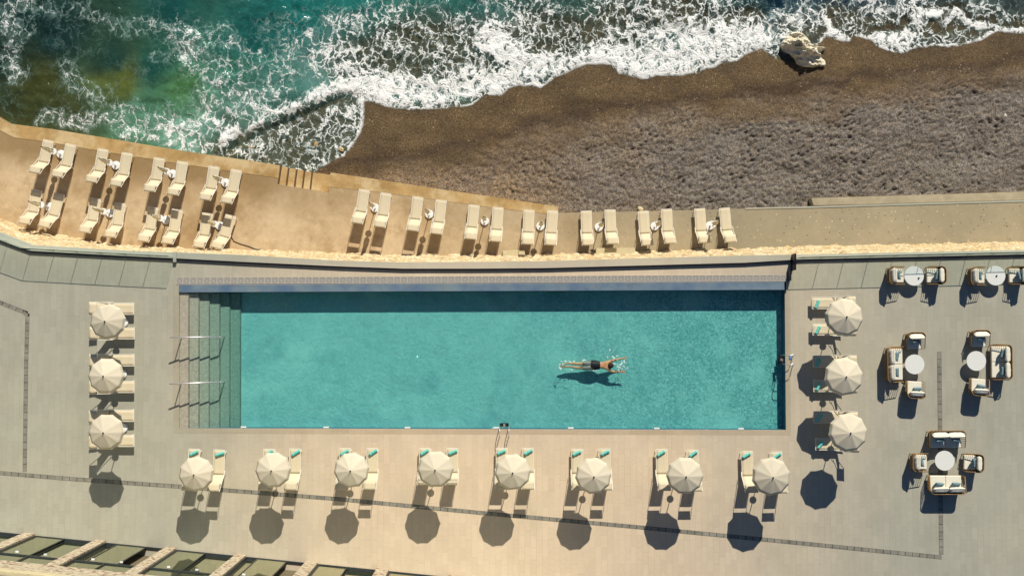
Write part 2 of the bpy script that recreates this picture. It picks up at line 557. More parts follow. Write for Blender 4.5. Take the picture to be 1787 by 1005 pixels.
dryc = t.mix(t.rng(t.noise(0.35, 4), 0.35, 0.68), lin(124, 106, 86), lin(150, 126, 92))
dryc = t.mix(blu, dryc, t.mix(t.rng(t.noise(0.6, 4), 0.35, 0.65), lin(132, 123, 110), lin(114, 105, 92)))
col = t.mix(wet, wetc, dryc)
col = t.mix(t.rng(t.noise(22, 3, 0.7), 0.50, 0.70, 0, 0.45), col, lin(66, 56, 46))
col = t.mix(t.math('MULTIPLY', drk, 0.55), col, lin(62, 46, 34))
gr = t.rng(s1.outputs[0], 0.0, 1.0, 0.45, 1.5)
gr2 = t.rng(s2.outputs[1], 0.0, 1.0, 0.80, 1.2)
spk = t.math('MULTIPLY', t.rng(s1.outputs[1], 0.975, 0.99), t.rng(t.noise(0.9, 3), 0.45, 0.6))
gm = t.math('MULTIPLY', t.rng(gr, 0.45, 1.5, t.rng(wet, 0, 1, 0.62, 0.42), t.rng(wet, 0, 1, 1.38, 1.7)), gr2)
cb = t.n('CombineColor'); [t.l(gm, cb.inputs[i]) for i in range(3)]
col = t.mix(1.0, col, cb.outputs[0], 'MULTIPLY')
col = t.mix(t.math('MULTIPLY', t.rng(s1.outputs[2], 0.6, 1.0, 0, 0.45), wet), col, lin(136, 132, 138))
col = t.mix(t.math('MULTIPLY', t.rng(s2.outputs[0], 0.75, 1.0, 0, 0.40), wet), col, lin(66, 74, 82))
col = t.mix(t.math('MULTIPLY', t.rng(s2.outputs[2], 0.85, 1.0, 0, 0.5), wet), col, lin(176, 150, 118))
col = t.mix(t.math('MULTIPLY', spk, 0.8), col, lin(206, 180, 150))
nm = t.bump(t.math('ADD', t.voro(26, 'F1'), t.noise(60, 3)), 0.9, 0.03)
t.fin(col, t.rng(wet, 0, 1, 0.45, 0.9), nm, spec=0.25)
beach = grid_mesh('beach', X, Y, Z, t.m, {'dry': dryf, 'blue': bluef, 'line': line})
tag(beach, kind='structure')

# sea surface
FOAM = [  # polyline, width px, density
    ([(392, 250), (430, 228), (480, 202), (540, 177), (600, 150), (650, 152)], 17, 1.12),
    ([(640, 158), (690, 170), (750, 168), (810, 162), (850, 146), (905, 130), (960, 120), (1010, 104)], 26, 1.1),
    ([(560, 100), (590, 80), (600, 120), (640, 140)], 30, 0.78),
    ([(595, 40), (590, 80)], 26, 0.66),
    ([(860, 60), (900, 95), (950, 110), (1010, 100), (1060, 104)], 24, 1.02),
    ([(850, 120), (780, 150)], 26, 0.85),
    ([(1080, 112), (1120, 118), (1170, 108), (1220, 102), (1270, 84), (1315, 68)], 28, 1.12),
    ([(1110, 95), (1150, 70), (1210, 60), (1290, 50), (1340, 55)], 26, 0.80),
    ([(1330, 45), (1380, 30), (1425, 18)], 18, 0.75),
    ([(620, 35), (700, 30), (780, 40), (860, 30)], 28, 0.62),
    ([(650, 90), (740, 95), (820, 95)], 46, 0.60),
    ([(880, 20), (980, 50), (1060, 40), (1150, 20), (1250, 15)], 44, 0.62),
    ([(1060, 75), (1110, 60)], 20, 0.7),
    ([(30, -30), (35, 40), (22, 75), (6, 95), (25, 135)], 15, 0.70),
    ([(60, 20), (140, 15)], 12, 0.42),
    ([(130, 14), (220, 34), (290, 50)], 9, 0.58),
    ([(200, 40), (330, 62), (400, 52), (420, 65)], 13, 0.52),
    ([(402, 55), (440, 86)], 4, 0.7),
    ([(330, 55), (365, 110), (410, 130), (445, 125)], 32, 0.62),
    ([(280, 100), (320, 95)], 12, 0.45),
    ([(430, 150), (400, 195), (340, 212), (270, 205), (200, 186)], 16, 0.68),
    ([(390, 140), (380, 180)], 30, 0.68),
    ([(110, 110), (140, 150), (170, 170)], 16, 0.5), ([(500, 90), (480, 140), (440, 190)], 22, 0.6), ([(540, 60), (520, 110)], 18, 0.55),
    ([(76, 214), (120, 198), (160, 205), (210, 222), (270, 240), (330, 252), (390, 264)], 12, 0.74),
    ([(200, 215), (230, 200)], 12, 0.7),
    ([(300, 215), (350, 222), (400, 235)], 22, 0.74),
    ([(410, 262), (470, 248), (540, 230), (600, 215), (625, 200)], 30, 0.66),
    ([(390, 268), (450, 276), (500, 290), (550, 296)], 12, 0.72),
    ([(480, 275), (560, 268), (605, 240)], 24, 0.62),
    ([(520, 100), (470, 60)], 30, 0.42),
    ([(560, 190), (625, 182)], 14, 0.7),
    ([(1438, 30), (1452, 58), (1478, 68)], 7, 0.95),
    ([(1470, 30), (1500, 50), (1525, 66)], 14, 0.62),
    ([(1490, 4), (1560, 8), (1600, 4)], 16, 0.72),
    ([(1530, 72), (1572, 84), (1590, 60), (1615, 40)], 15, 0.88),
    ([(1600, 26), (1660, 34), (1720, 44), (1790, 52), (1900, 60)], 9, 0.95),
    ([(1620, 55), (1690, 62)], 18, 0.45),
    ([(1680, 8), (1740, 14), (1800, 20)], 14, 0.62),
    ([(1640, 10), (1600, 16)], 12, 0.6), ([(1600, 66), (1680, 66)], 14, 0.66), ([(1450, 10), (1560, 22)], 18, 0.62),
    ([(1380, 12), (1440, 8)], 14, 0.6),
]
CLEAR = [([(640, 110), (740, 95), (840, 100)], 62), ([(920, 60), (1010, 70), (1080, 55)], 48), ([(420, 268), (520, 245), (610, 215)], 52), ([(500, 285), (600, 255)], 30),
         ([(1440, 40), (1560, 45), (1680, 45), (1900, 50)], 30), ([(1150, 40), (1300, 25)], 22), ([(1380, 40), (1440, 40)], 18), ([(1160, 10), (1250, 30)], 26)]
TINT = [(300, 15, (22, 70, 64)), (520, 30, (24, 98, 92)), (620, 10, (32, 112, 104)), (90, 60, (20, 44, 40)), (190, 100, (24, 54, 46)), (60, 150, (58, 62, 26)), (205, 138, (84, 92, 36)),
        (330, 160, (66, 108, 60)), (110, 190, (60, 66, 34)), (280, 120, (22, 66, 56)), (340, 228, (108, 164, 138)), (250, 205, (74, 122, 92)), (430, 238, (130, 180, 160)), (420, 130, (40, 96, 78)),
        (700, 20, (40, 118, 106)), (850, 20, (42, 104, 96)), (1000, 20, (48, 88, 80)), (1250, 5, (20, 54, 58)), (1420, 0, (22, 44, 62)), (1540, 0, (24, 40, 66)), (1700, 0, (60, 72, 70)),
        (1800, 0, (60, 72, 70)), (450, 60, (22, 80, 74)), (5, 20, (22, 44, 38)), (0, 110, (30, 44, 32)), (560, 150, (110, 160, 150)), (500, 160, (52, 104, 92)), (10, -60, (20, 50, 46)), (900, -80, (26, 88, 84)), (1700, -100, (24, 70, 80))]
pxm = (P(101, 0, ZS)[0] - P(100, 0, ZS)[0])
xs = graded(x0, x1, 0.09, 700, 14); ys = graded(yb, yt, 0.09, 700, 14)
X, Y = np.meshgrid(xs, ys)
sd = seg_dist(X, Y, shore_f, True)        # positive = land
wX = X + (fbm(X * 0.5, Y * 0.5, 4, 61) - 0.5) * 2.0; wY = Y + (fbm(X * 0.5, Y * 0.5, 4, 62) - 0.5) * 2.0
foam = np.full(X.shape, 0.16)
for pl, wd, s_ in FOAM:
    d = seg_dist(wX, wY, [P(a, b, ZS) for a, b in pl]) / (wd * pxm)
    foam = np.maximum(foam, s_ * np.exp(-0.5 * (np.maximum(d - 0.4, 0)) ** 2 * 1.6))
edge_ok = 1 - np.clip(1 - np.abs(X - P(1388, 100, ZS)[0]) / 1.8, 0, 1)
edge_w = 0.12 + 0.34 * fbm(X * 0.7, Y * 0.7, 2, 90)
foam = np.maximum(foam, np.where(sd < 0.05, (0.45 + 0.9 * fbm(X * 0.9, Y * 0.9, 3, 91)) * np.exp(-(sd / edge_w) ** 2) * edge_ok, 0))
leftd = np.clip((P(600, 0, ZS)[0] - X) / 4, 0, 1) * np.clip((seg_dist(X, Y, [P(a, b, ZS) for a, b in [(300, 214), (350, 240), (392, 246), (480, 203), (560, 170), (600, 130), (600, 60)]]) - 0.8) / 1.2, 0, 1)
foam = np.clip(foam * (1 - 0.20 * leftd) + (fbm(X * 0.6, Y * 0.6, 3, 12) - 0.5) * 0.26, 0, 1)
clear = np.zeros(X.shape)
for pl, wd in CLEAR:
    d = seg_dist(wX, wY, [P(a, b, ZS) for a, b in pl]) / (wd * pxm)
    clear = np.maximum(clear, np.exp(-0.5 * d ** 2))
clear = np.clip(clear * 1.35, 0, 1)
clear = np.maximum(clear, np.clip(1 + sd / 1.3, 0, 1) * (X > P(420, 0, ZS)[0]))
wsum = 0; tint = np.zeros(X.shape + (3,))
for a, b, c in TINT:
    qx, qy = P(a, b, ZS)
    ww = 1 / ((wX - qx) ** 2 + (wY - qy) ** 2 + 0.3) ** 1.6
    tint += ww[..., None] * srgb2lin(c); wsum = wsum + ww
tint /= wsum[..., None]
crest = seg_dist(X, Y, [P(a, b, ZS) for a, b in [(300, 214), (350, 240), (392, 246), (430, 228), (480, 203), (540, 178), (600, 156), (650, 164), (690, 178)]], True)
cr = np.exp(-(crest / 0.9) ** 2) * (crest < 0) + np.exp(-(crest / 0.16) ** 2) * (crest >= 0)
xw = np.clip((X - P(300, 0, ZS)[0]) / 3, 0, 1) * np.clip((P(700, 0, ZS)[0] - X) / 3, 0, 1)
crest_shade = np.exp(-((crest - 0.42) / 0.26) ** 2) * np.clip((X - P(385, 0, ZS)[0]) / 1.0, 0, 1) * np.clip((P(625, 0, ZS)[0] - X) / 1.0, 0, 1)  # band stripped of foam and cleared to darken it, imitating the crest's shadow
foam = foam * (1 - 0.72 * crest_shade)
clear = np.maximum(clear, np.clip(crest_shade * 1.5, 0, 1))
fr2 = np.where(sd < 0, np.exp(-((sd + 0.25) / 0.28) ** 2), 0) * np.clip(foam * 1.6 - 0.6, 0, 1)
wav = (fbm(X * 0.35, Y * 0.6, 4, 30) - 0.5) * 0.5 * np.clip(-sd / 4, 0, 1) + (fbm(X * 1.8, Y * 1.8, 3, 31) - 0.5) * 0.12 * np.clip(-sd, 0, 1)
Zs = np.maximum(ZS + wav, ZS - 0.03) + cr * xw * 0.11 * (0.6 + 0.8 * fbm(X * 1.3, Y * 1.3, 3, 88)) + fr2 * 0.10 + np.clip(foam - 0.6, 0, 1) * (fbm(X * 3, Y * 3, 3, 70)) * 0.16
film = shore_height(sd)
Zs = np.where(sd > -0.6, np.maximum(Zs * np.clip(-sd / 0.6, 0, 1) + (film + 0.035) * (1 - np.clip(-sd / 0.6, 0, 1)), film + 0.03), Zs)
keep = sd < 0.10
t = NT('sea_water')
dn = t.attr('foam'); al = t.attr('clear'); tc = t.attr('tint', 'Color'); shd = t.attr('shore')
w1 = t.vmath('ADD', t.co, t.vmath('MULTIPLY', t.vmath('SUBTRACT', t.noise(0.9, 4, 0.6, color=True), (0.5, 0.5, 0.5)), (1.5, 1.5, 0.0)))
w2 = t.vmath('ADD', w1, t.vmath('MULTIPLY', t.vmath('SUBTRACT', t.noise(4.0, 4, 0.6, color=True), (0.5, 0.5, 0.5)), (0.42, 0.42, 0.0)))
flat = t.mapping((1.15, 0.82, 0), vec=w2)
def ridged(sc, vec, det=3, loc=(0, 0, 0)):
    n_ = t.noise(sc, det, 0.55, t.mapping((1, 1, 0), vec=vec, loc=loc))
    return t.math('SUBTRACT', 1.0, t.math('MULTIPLY', t.math('ABSOLUTE', t.math('SUBTRACT', n_, 0.5)), 5.0), clamp=True)
e1 = t.rng(t.voro(1.9, 'DISTANCE_TO_EDGE', flat), 0.0, 0.30, 1, 0)
e2 = t.rng(t.voro(4.6, 'DISTANCE_TO_EDGE', flat), 0.0, 0.34, 1, 0)
r1 = ridged(0.95, w2)
r2 = ridged(2.3, w1, 4, (7, 3, 0))
r3 = ridged(5.5, w2, 3, (1, 9, 0))
n3 = t.noise(9, 6, 0.75, t.mapping((1, 1, 0)))
n4 = t.noise(0.8, 5, 0.65, flat)
pat = t.math('ADD', t.math('ADD', t.math('MULTIPLY', t.math('POWER', e1, 2.2), 0.36), t.math('MULTIPLY', t.math('POWER', e2, 1.6), 0.26)), t.math('ADD', t.math('MULTIPLY', n3, 0.26), t.math('MULTIPLY', n4, 0.26)))
pat = t.math('ADD', pat, t.math('ADD', t.math('MULTIPLY', t.math('POWER', r1, 2.0), 0.08), t.math('ADD', t.math('MULTIPLY', t.math('POWER', r2, 1.5), 0.07), t.math('MULTIPLY', r3, 0.06))))
th = t.rng(dn, 0.0, 1.0, 1.11, 0.39)
fo = t.rng(t.math('SUBTRACT', pat, th), -0.10, 0.30, smooth=True)
# faint film of fine bubbles round the thick foam
film_n = t.math('MULTIPLY', t.rng(t.math('SUBTRACT', pat, th), -0.30, 0.05), t.rng(al, 0.1, 0.8, 0.42, 0.16))
foamf = t.math('MAXIMUM', fo, film_n)
edge = t.rng(shd, -0.10, 0.08, 1, 0)
foamf = t.math('MULTIPLY', foamf, t.rng(dn, 0.05, 0.3))
deepn = t.mix(t.rng(t.noise(1.2, 5, 0.6), 0.3, 0.7), (0.75, 0.75, 0.75, 1), (1.2, 1.2, 1.2, 1))
bodyc = t.mix(1.0, tc, deepn, 'MULTIPLY')
bodyc = t.mix(1.0, bodyc, (1.15, 1.15, 1.15, 1), 'MULTIPLY')
wb = t.bump(t.math('ADD', t.noise(2.0, 5, 0.6), t.math('MULTIPLY', t.noise(7.0, 3, 0.6), 0.4)), 0.6, 0.10)
t.fin(bodyc, 0.12, wb, spec=0.5)
tr = t.n('BsdfTransparent'); tr.inputs[0].default_value = (0.80, 0.84, 0.80, 1)
m1 = t.n('MixShader'); t.l(t.math('MULTIPLY', al, 0.93), m1.inputs[0]); t.l(t.b.outputs[0], m1.inputs[1]); t.l(tr.outputs[0], m1.inputs[2])
fb = t.n('BsdfPrincipled')
t.l(t.mix(fo, lin(132, 168, 160), lin(250, 249, 243)), fb.inputs['Base Color'])
fb.inputs['Roughness'].default_value = 0.8
fb.inputs['Specular IOR Level'].default_value = 0.2
t.l(t.bump(t.math('ADD', pat, t.math('MULTIPLY', t.noise(18, 4), 0.4)), 0.65, 0.14), fb.inputs['Normal'])
m2 = t.n('MixShader'); t.l(foamf, m2.inputs[0]); t.l(m1.outputs[0], m2.inputs[1]); t.l(fb.outputs[0], m2.inputs[2])
tr2 = t.n('BsdfTransparent')
m3 = t.n('MixShader'); t.l(edge, m3.inputs[0]); t.l(tr2.outputs[0], m3.inputs[1]); t.l(m2.outputs[0], m3.inputs[2])
t.l(m3.outputs[0], t.out.inputs[0])
sea = grid_mesh('sea', X, Y, Zs, t.m, {'foam': foam, 'clear': clear, 'tint': tint, 'shore': sd}, keep)
tag(sea, kind='structure')

# boulder
RK = [(260, 400), (350, 300), (430, 220), (550, 185), (680, 220), (770, 310), (830, 400), (920, 460), (1120, 495), (1030, 570), (1030, 650), (1130, 760), (1110, 850), (1000, 830), (880, 860), (700, 840), (590, 800), (530, 680), (440, 590), (330, 540), (262, 450)]
rk = [P(1340 + a / 11.17, 40 + b / 11.17, -5.2) for a, b in RK]
rx = [p[0] for p in rk]; ry = [p[1] for p in rk]
gx, gy = np.meshgrid(np.arange(min(rx) - .1, max(rx) + .1, 0.03), np.arange(min(ry) - .1, max(ry) + .1, 0.03))
ins = np.zeros(gx.shape, bool)
for (ax, ay), (bx, by) in zip(rk, rk[1:] + rk[:1]):
    c_ = ((ay > gy) != (by > gy)) & (gx < (bx - ax) * (gy - ay) / (by - ay + 1e-12) + ax)
    ins ^= c_
dr = seg_dist(gx, gy, rk + rk[:1]) * np.where(ins, 1, -1)
rid = 1 - np.abs(fbm(gx * 1.6 + gy * .8, gy * 2.4, 5, 5) * 2 - 1)
hz = ZS - 0.3 + np.where(dr > -0.02, 0.44, 0) + np.clip(dr + 0.05, 0, 1) ** 0.5 * 0.62 * (0.15 + 1.3 * rid ** 3) + np.clip(dr, 0, 1) * 0.25 + (fbm(gx * 6, gy * 6, 4, 9) - .5) * 0.22 * (dr > 0)
t = NT('weathered_limestone')
col = t.mix(t.rng(t.noise(2.5, 6, 0.7), 0.35, 0.65), lin(206, 196, 168), lin(232, 224, 202))
col = t.mix(t.rng(t.noise(3.1, 6, 0.75, t.mapping(loc=(3, 9, 2))), 0.55, 0.66, 0, .8), col, lin(116, 104, 82))
t.fin(col, 0.9, t.bump(t.noise(14, 6, 0.7), 0.6, 0.05), spec=0.1)
rock = grid_mesh('boulder', gx, gy, hz, t.m, keep=dr > -0.05)
tag(rock, 'pale jagged boulder lying at the edge of the surf', 'boulder')
# loose stones on the beach
def stone(px, py, r, rgb, label, z=-5.0):
    bm = bmesh.new(); bmesh.ops.create_icosphere(bm, subdivisions=3, radius=r)
    for v in bm.verts:
        n_ = float(fbm(np.array(v.co.x * 3 / r * .3 + px), np.array(v.co.y * 3 / r * .3 + v.co.z * 5), 3, 2))
        v.co *= 0.35 + 1.3 * n_; v.co.z *= 0.45; v.co.x *= 1.4
    me = bpy.data.meshes.new('stone'); bm.to_mesh(me); bm.free()
    me.materials.append(simple('stone_' + str(px), rgb, 0.85, 0, 0.12, 9, 0.2, 0.4))
    o = bpy.data.objects.new('stone', me); C.objects.link(o); a = P(px, py, z); o.location = (a[0], a[1], z)
    o.rotation_euler = (0, 0, px); tag(o, label, 'stone', 'loose stones on the beach')
stone(1118, 364, 0.13, (226, 208, 160), 'small pale flat stone on the gravel against the terrace edge', -4.93)
stone(596, 261, 0.10, (214, 190, 140), 'small tan stone in the foam near the steps', -5.34)
stone(551, 252, 0.09, (196, 160, 110), 'small brown stone washed by foam above the terrace steps', -5.4)
stone(440, 257, 0.08, (214, 184, 140), 'small pinkish stone in the surf at the foot of the breaking wave', -5.4)
stone(1755, 201, 0.07, (232, 226, 216), 'tiny white pebble on the gravel at the right of the beach', -4.95)

# ------------------------------------------------------------------ lower terrace
TB = [(0, 378), (45, 398), (100, 413), (141, 421), (252, 428), (352, 432), (470, 437), (590, 441), (703, 444.5), (803, 444), (852, 444), (940, 443), (1028, 441), (1115, 438), (1202, 435), (1270, 433), (1400, 429), (1787, 421)]
TE = [(-900, -260), (-60, 172), (15, 216.5), (90, 226), (176, 240), (327, 265.5), (450, 283), (489, 289.5)]
TE2 = [(576.4, 302), (650, 312.5), (740, 326.6), (850, 343), (950, 357.5), (974, 361), (974.6, 371.5), (1060, 370), (1113, 369), (1300, 364.3), (1400, 362.7), (1600, 356.5), (1787, 351.4), (2600, 330)]
REC = [(484, 321.5), (573.5, 336)]
tp = lambda a: P(a[0], a[1], ZT)
edge_pts = [tp(a) for a in TE] + [tp(REC[0]), tp(REC[1])] + [tp(a) for a in TE2]
back = [tp((2600, 470)), tp((-900, 470))]
outer = edge_pts + back
mb = poly_sheet(outer, (), ZT)
n = len(edge_pts)
vs = [(p[0], p[1], ZT) for p in edge_pts] + [(p[0], p[1], -8.0) for p in edge_pts]
mb.add(vs, [(i, i + 1, n + i + 1, n + i) for i in range(n - 1)])
t = NT('terrace_concrete')
sep = t.n('SeparateXYZ'); t.l(t.co, sep.inputs[0])
fR = t.rng(t.math('ADD', sep.outputs[0], t.math('MULTIPLY', t.noise(0.4, 3), 3.0)), -5.0, 14.0)
left = t.mix(t.rng(t.noise(0.28, 5, 0.6), 0.36, 0.62), lin(208, 184, 148), lin(186, 160, 122))
left = t.mix(t.rng(t.noise(1.4, 7, 0.75), 0.48, 0.72, 0, 0.7), left, lin(222, 198, 158))
left = t.mix(t.rng(t.noise(0.5, 7, 0.72, t.mapping(loc=(5, 2, 0))), 0.52, 0.66, 0, 0.55), left, lin(150, 122, 82))
left = t.mix(t.rng(t.noise(0.35, 4, 0.6, t.mapping(loc=(11, 7, 0))), 0.54, 0.68, 0, 0.55), left, lin(150, 116, 70))
(x_a, y_a), (x_b, y_b) = P(15, 216, ZT), P(489, 289, ZT)
m_ = (y_b - y_a) / (x_b - x_a)
dl = t.math('SUBTRACT', t.math('SUBTRACT', sep.outputs[1], t.math('MULTIPLY', sep.outputs[0], m_)), y_a - m_ * x_a)
wetb = t.rng(t.math('ADD', dl, t.math('MULTIPLY', t.math('SUBTRACT', t.noise(0.7, 6, 0.7), 0.5), 3.2)), -3.0, -1.4)
wetb = t.math('MULTIPLY', wetb, t.rng(sep.outputs[0], P(470, 0, ZT)[0], P(560, 0, ZT)[0], 1, 0.25))
left = t.mix(t.math('MULTIPLY', wetb, 0.72), left, lin(136, 108, 66))
right = t.mix(t.rng(t.noise(0.3, 5), 0.35, 0.65), lin(172, 160, 132), lin(154, 146, 122))
vc = t.voro(5.5, 'F1', t.mapping((1, 1, 0)), 'Distance'); vcol = t.voro(5.5, 'F1', t.mapping((1, 1, 0)), 'Color')
s3 = t.n('SeparateColor'); t.l(vcol, s3.inputs[0])
dot = t.math('MULTIPLY', t.rng(vc, 0.16, 0.26, 1, 0), t.rng(s3.outputs[0], 0.55, 0.6))
dotc = t.mix(t.rng(s3.outputs[1], 0.45, 0.55), lin(98, 84, 74), lin(226, 204, 160))
right = t.mix(t.math('MULTIPLY', dot, 0.85), right, dotc)
right = t.mix(t.rng(t.noise(25, 3), 0.4, 0.7, 0, 0.25), right, lin(120, 106, 84))
col = t.mix(fR, left, right)
col = t.mix(t.rng(t.noise(3, 7, 0.75), 0.35, 0.75, 0, 0.25), col, lin(120, 100, 66))
t.fin(col, 0.85, t.bump(t.noise(20, 6, 0.7), 0.3, 0.02), spec=0.2)
M['terrace'] = t.m
terrace = mb.build('terrace', M['terrace']); tag(terrace, kind='structure')
# raised sea-side border of the terrace
t = NT('terrace_border')
col = t.mix(t.rng(t.noise(0.6, 6, 0.7, dist=0.5), 0.35, 0.65), lin(196, 162, 108), lin(158, 126, 76))
col = t.mix(t.rng(t.noise(0.5, 5, 0.7, t.mapping(loc=(3, 1, 0))), 0.45, 0.6), col, lin(206, 182, 136))
t.fin(col, 0.85, t.bump(t.noise(18, 6, 0.7), 0.3, 0.02), spec=0.2)
M['border'] = t.m
def strip(name, pts_a, pts_b, z0, z1, mat):
    m = MB(); n_ = len(pts_a)
    vs_ = [(p[0], p[1], z1) for p in pts_a] + [(p[0], p[1], z1) for p in pts_b] + [(p[0], p[1], z0) for p in pts_a] + [(p[0], p[1], z0) for p in pts_b]
    fs = []
    for i in range(n_ - 1):
        fs += [(i, i + 1, n_ + i + 1, n_ + i), (i, 2 * n_ + i, 2 * n_ + i + 1, i + 1), (n_ + i, n_ + i + 1, 3 * n_ + i + 1, 3 * n_ + i), (2*n_+i, 3*n_+i, 3*n_+i+1, 2*n_+i+1)]
    fs += [(0, n_, 3 * n_, 2 * n_), (n_ - 1, 2 * n_ - 1, 4 * n_ - 1, 3 * n_ - 1)]
    return m.add(vs_, fs)
bo = [(-900, -262), (-60, 171), (15, 215.8), (90, 225.4), (176, 239.4), (327, 265), (450, 282.5), (488, 289)]
bi = [(-900, -240), (-60, 196), (24, 240), (95, 250), (176, 264), (327, 288), (445, 305), (486, 311)]
tag(strip('terrace_border', [tp(a) for a in bo], [tp(a) for a in bi], ZT - 0.05, ZT + 0.014, M['border']).build('terrace_border', M['border']), kind='structure')
bo = [(577, 301.4), (650, 312), (740, 326), (850, 342.4), (950, 357), (973.6, 360.6)]
bi = [(574, 326), (650, 334), (740, 346), (850, 361), (950, 373), (973.6, 376)]
tag(strip('terrace_border', [tp(a) for a in bo], [tp(a) for a in bi], ZT - 0.05, ZT + 0.012, M['border']).build('terrace_border', M['border']), kind='structure')
bo = [(1416, 346), (1500, 343.5), (1600, 340.5), (1700, 337.5), (1775, 335), (2600, 309)]
bi = [(1420, 358.5), (1500, 356.8), (1600, 353.8), (1700, 351.2), (1787, 349), (2600, 326)]
pb = [P(a[0], a[1], -4.3) for a in bo]; pc = [P(a[0], a[1], -4.3) for a in bi]
tag(strip('terrace_footing', pb, pc, -8, -4.3, M['terrace']).build('terrace_footing', simple('footing_concrete', (184, 170, 140), 0.85, 0, 0.12, 2, 0.2, 0.3)), kind='structure')
bo = [(1300, 363), (1421, 360), (1600, 354.6), (1787, 349.6), (2600, 328)]
bi = [(1300, 365.4), (1421, 363), (1600, 357.6), (1787, 352.6), (2600, 331)]
tag(strip('terrace_kerb', [tp(a) for a in bo], [tp(a) for a in bi], ZT - 0.02, ZT + 0.03, M['parapet']).build('terrace_kerb', M['parapet']), kind='structure')
# steps down to the beach
st = empty('stone_steps', (*tp((530, 310)), ZT - 1.2)); tag(st, 'flight of concrete steps cut into the terrace edge beside the surf', 'steps')
ib = Matrix.Translation(-Vector(st.location))
tops = [489, 501, 514, 526.5, 539, 551, 577]; bots = [483.8, 496.8, 509.8, 522.4, 535.3, 547.2, 573.5]
def yt_(x): return 289.5 + (x - 489) * 0.143
def yb_(x): return 321.5 + (x - 484) * 0.162
for i in range(6):
    zt = ZT - 0.19 * (i + 1) if i < 5 else -4.86
    q = [(tops[i], yt_(tops[i])), (tops[i + 1] , yt_(tops[i + 1])), (bots[i + 1], yb_(bots[i + 1])), (bots[i], yb_(bots[i]))]
    pts = [P(a, b, ZT) for a, b in q]
    k_ = 1 - 0.002
    cx_, cy_ = sum(p[0] for p in pts) / 4, sum(p[1] for p in pts) / 4
    pts = [(cx_ + (p[0] - cx_) * k_, cy_ + (p[1] - cy_) * k_) for p in pts]
    m = MB().prism([(p[0] - st.location.x, p[1] - st.location.y) for p in pts], -5.8 - st.location.z, zt - st.location.z)
    o = m.build('landing' if i == 5 else 'step', M['border'], st)
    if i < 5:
        ew = 0.07  # thin dark strip on each tread, painting in the shade of the riser
        MB().prism([(p[0] - st.location.x, p[1] - st.location.y) for p in (pts[0], (pts[0][0] + ew, pts[0][1]), (pts[3][0] + ew, pts[3][1]), pts[3])], zt - st.location.z, zt - st.location.z + 0.006).build('riser_shade_strip', M['bamboo_dark'], st)

# ------------------------------------------------------------------ retaining wall and parapet
ZP = 0.14
OUT = [(-700, 120), (-300, 290), (0, 406), (56, 427.6), (211, 437), (305, 440.5), (420, 444.7), (590, 454.6), (703, 457.7), (830, 456.8), (950, 455.5), (1120, 450.5), (1300, 445.4), (1400, 444), (1600, 440), (1787, 436), (2600, 418)]
INN = [(-700, 133), (-300, 303), (0, 419), (52, 438), (211, 446.5), (305, 451), (420, 457), (590, 465), (703, 469), (830, 469), (950, 468), (1120, 463.5), (1300, 458.7), (1400, 452.7), (1600, 448.3), (1787, 444), (2600, 426)]
BASE = [(-700, 95), (-300, 262), (0, 381), (45, 400), (204, 427.5), (300, 431), (410, 435), (585, 441), (700, 444.5), (830, 444.2), (950, 443), (1120, 438.5), (1300, 432.5), (1400, 429), (1600, 425), (1787, 421), (2600, 402)]
out_w = [P(a, b, ZP) for a, b in OUT]; inn_w = [P(a, b, ZP) for a, b in INN]; base_w = [P(a, b, ZT) for a, b in BASE]
par = strip('parapet', out_w, inn_w, -0.3, ZP, M['parapet']).build('parapet_wall', M['parapet'], bevel=0.01)
tag(par, 'long low pale stone parapet along the sea side of the pool deck', 'parapet')
# dark channel for the balustrade along the inside of the parapet
def offset_line(pts, d):
    o = []
    for i, p in enumerate(pts):
        a = pts[max(i - 1, 0)]; b = pts[min(i + 1, len(pts) - 1)]
        dx, dy = b[0] - a[0], b[1] - a[1]; L = math.hypot(dx, dy)
        o.append((p[0] + dy / L * d, p[1] - dx / L * d))
    return o
in2 = offset_line(inn_w, 0.075)
rl = strip('c', offset_line(inn_w, 0.003), in2, -0.02, ZP - 0.02, M['steel_dark']).build('balustrade_channel', M['steel_dark'])
tag(rl, 'dark metal channel running along the inner foot of the parapet', 'metal channel')
# battered rubble wall below
def resample(pts, n_):
    d = [0]
    for a, b in zip(pts[:-1], pts[1:]): d.append(d[-1] + math.hypot(b[0] - a[0], b[1] - a[1]))
    tt = np.linspace(0, d[-1], n_)
    return np.interp(tt, d, [p[0] for p in pts]), np.interp(tt, d, [p[1] for p in pts])
def arc_pair(A, B, n_):
    """pairwise resample of two polylines with the same number of knots"""
    ts = np.linspace(0, len(A) - 1, n_)
    k = np.arange(len(A))
    return [np.interp(ts, k, [p[i] for p in A]) for i in (0, 1)], [np.interp(ts, k, [p[i] for p in B]) for i in (0, 1)]
ow_low = [P(a, b, ZP) for a, b in OUT]
N1 = 1700; NV = 44
(ax_, ay_), (bx_, by_) = arc_pair(base_w, ow_low, N1)
tv = np.linspace(0, 1, NV)[:, None]
gx = ax_[None] * (1 - tv) + (bx_[None]) * tv; gy = ay_[None] * (1 - tv) + (by_[None] - 0.05) * tv
gz = (ZT - 0.05) * (1 - tv) + (ZP - 0.08) * tv + gx * 0
dsp = (fbm(gx * 2.6, gz * 3.4, 4, 3) - 0.5) * 0.34 * (1 - tv ** 6)
gy = gy + dsp
gy = gy - 0.02
tag(grid_mesh('retaining_wall', gx, gy, gz, M['rubble'], smooth=False), 'sloping wall of rough honey coloured rubble between terrace and pool deck', 'stone wall')
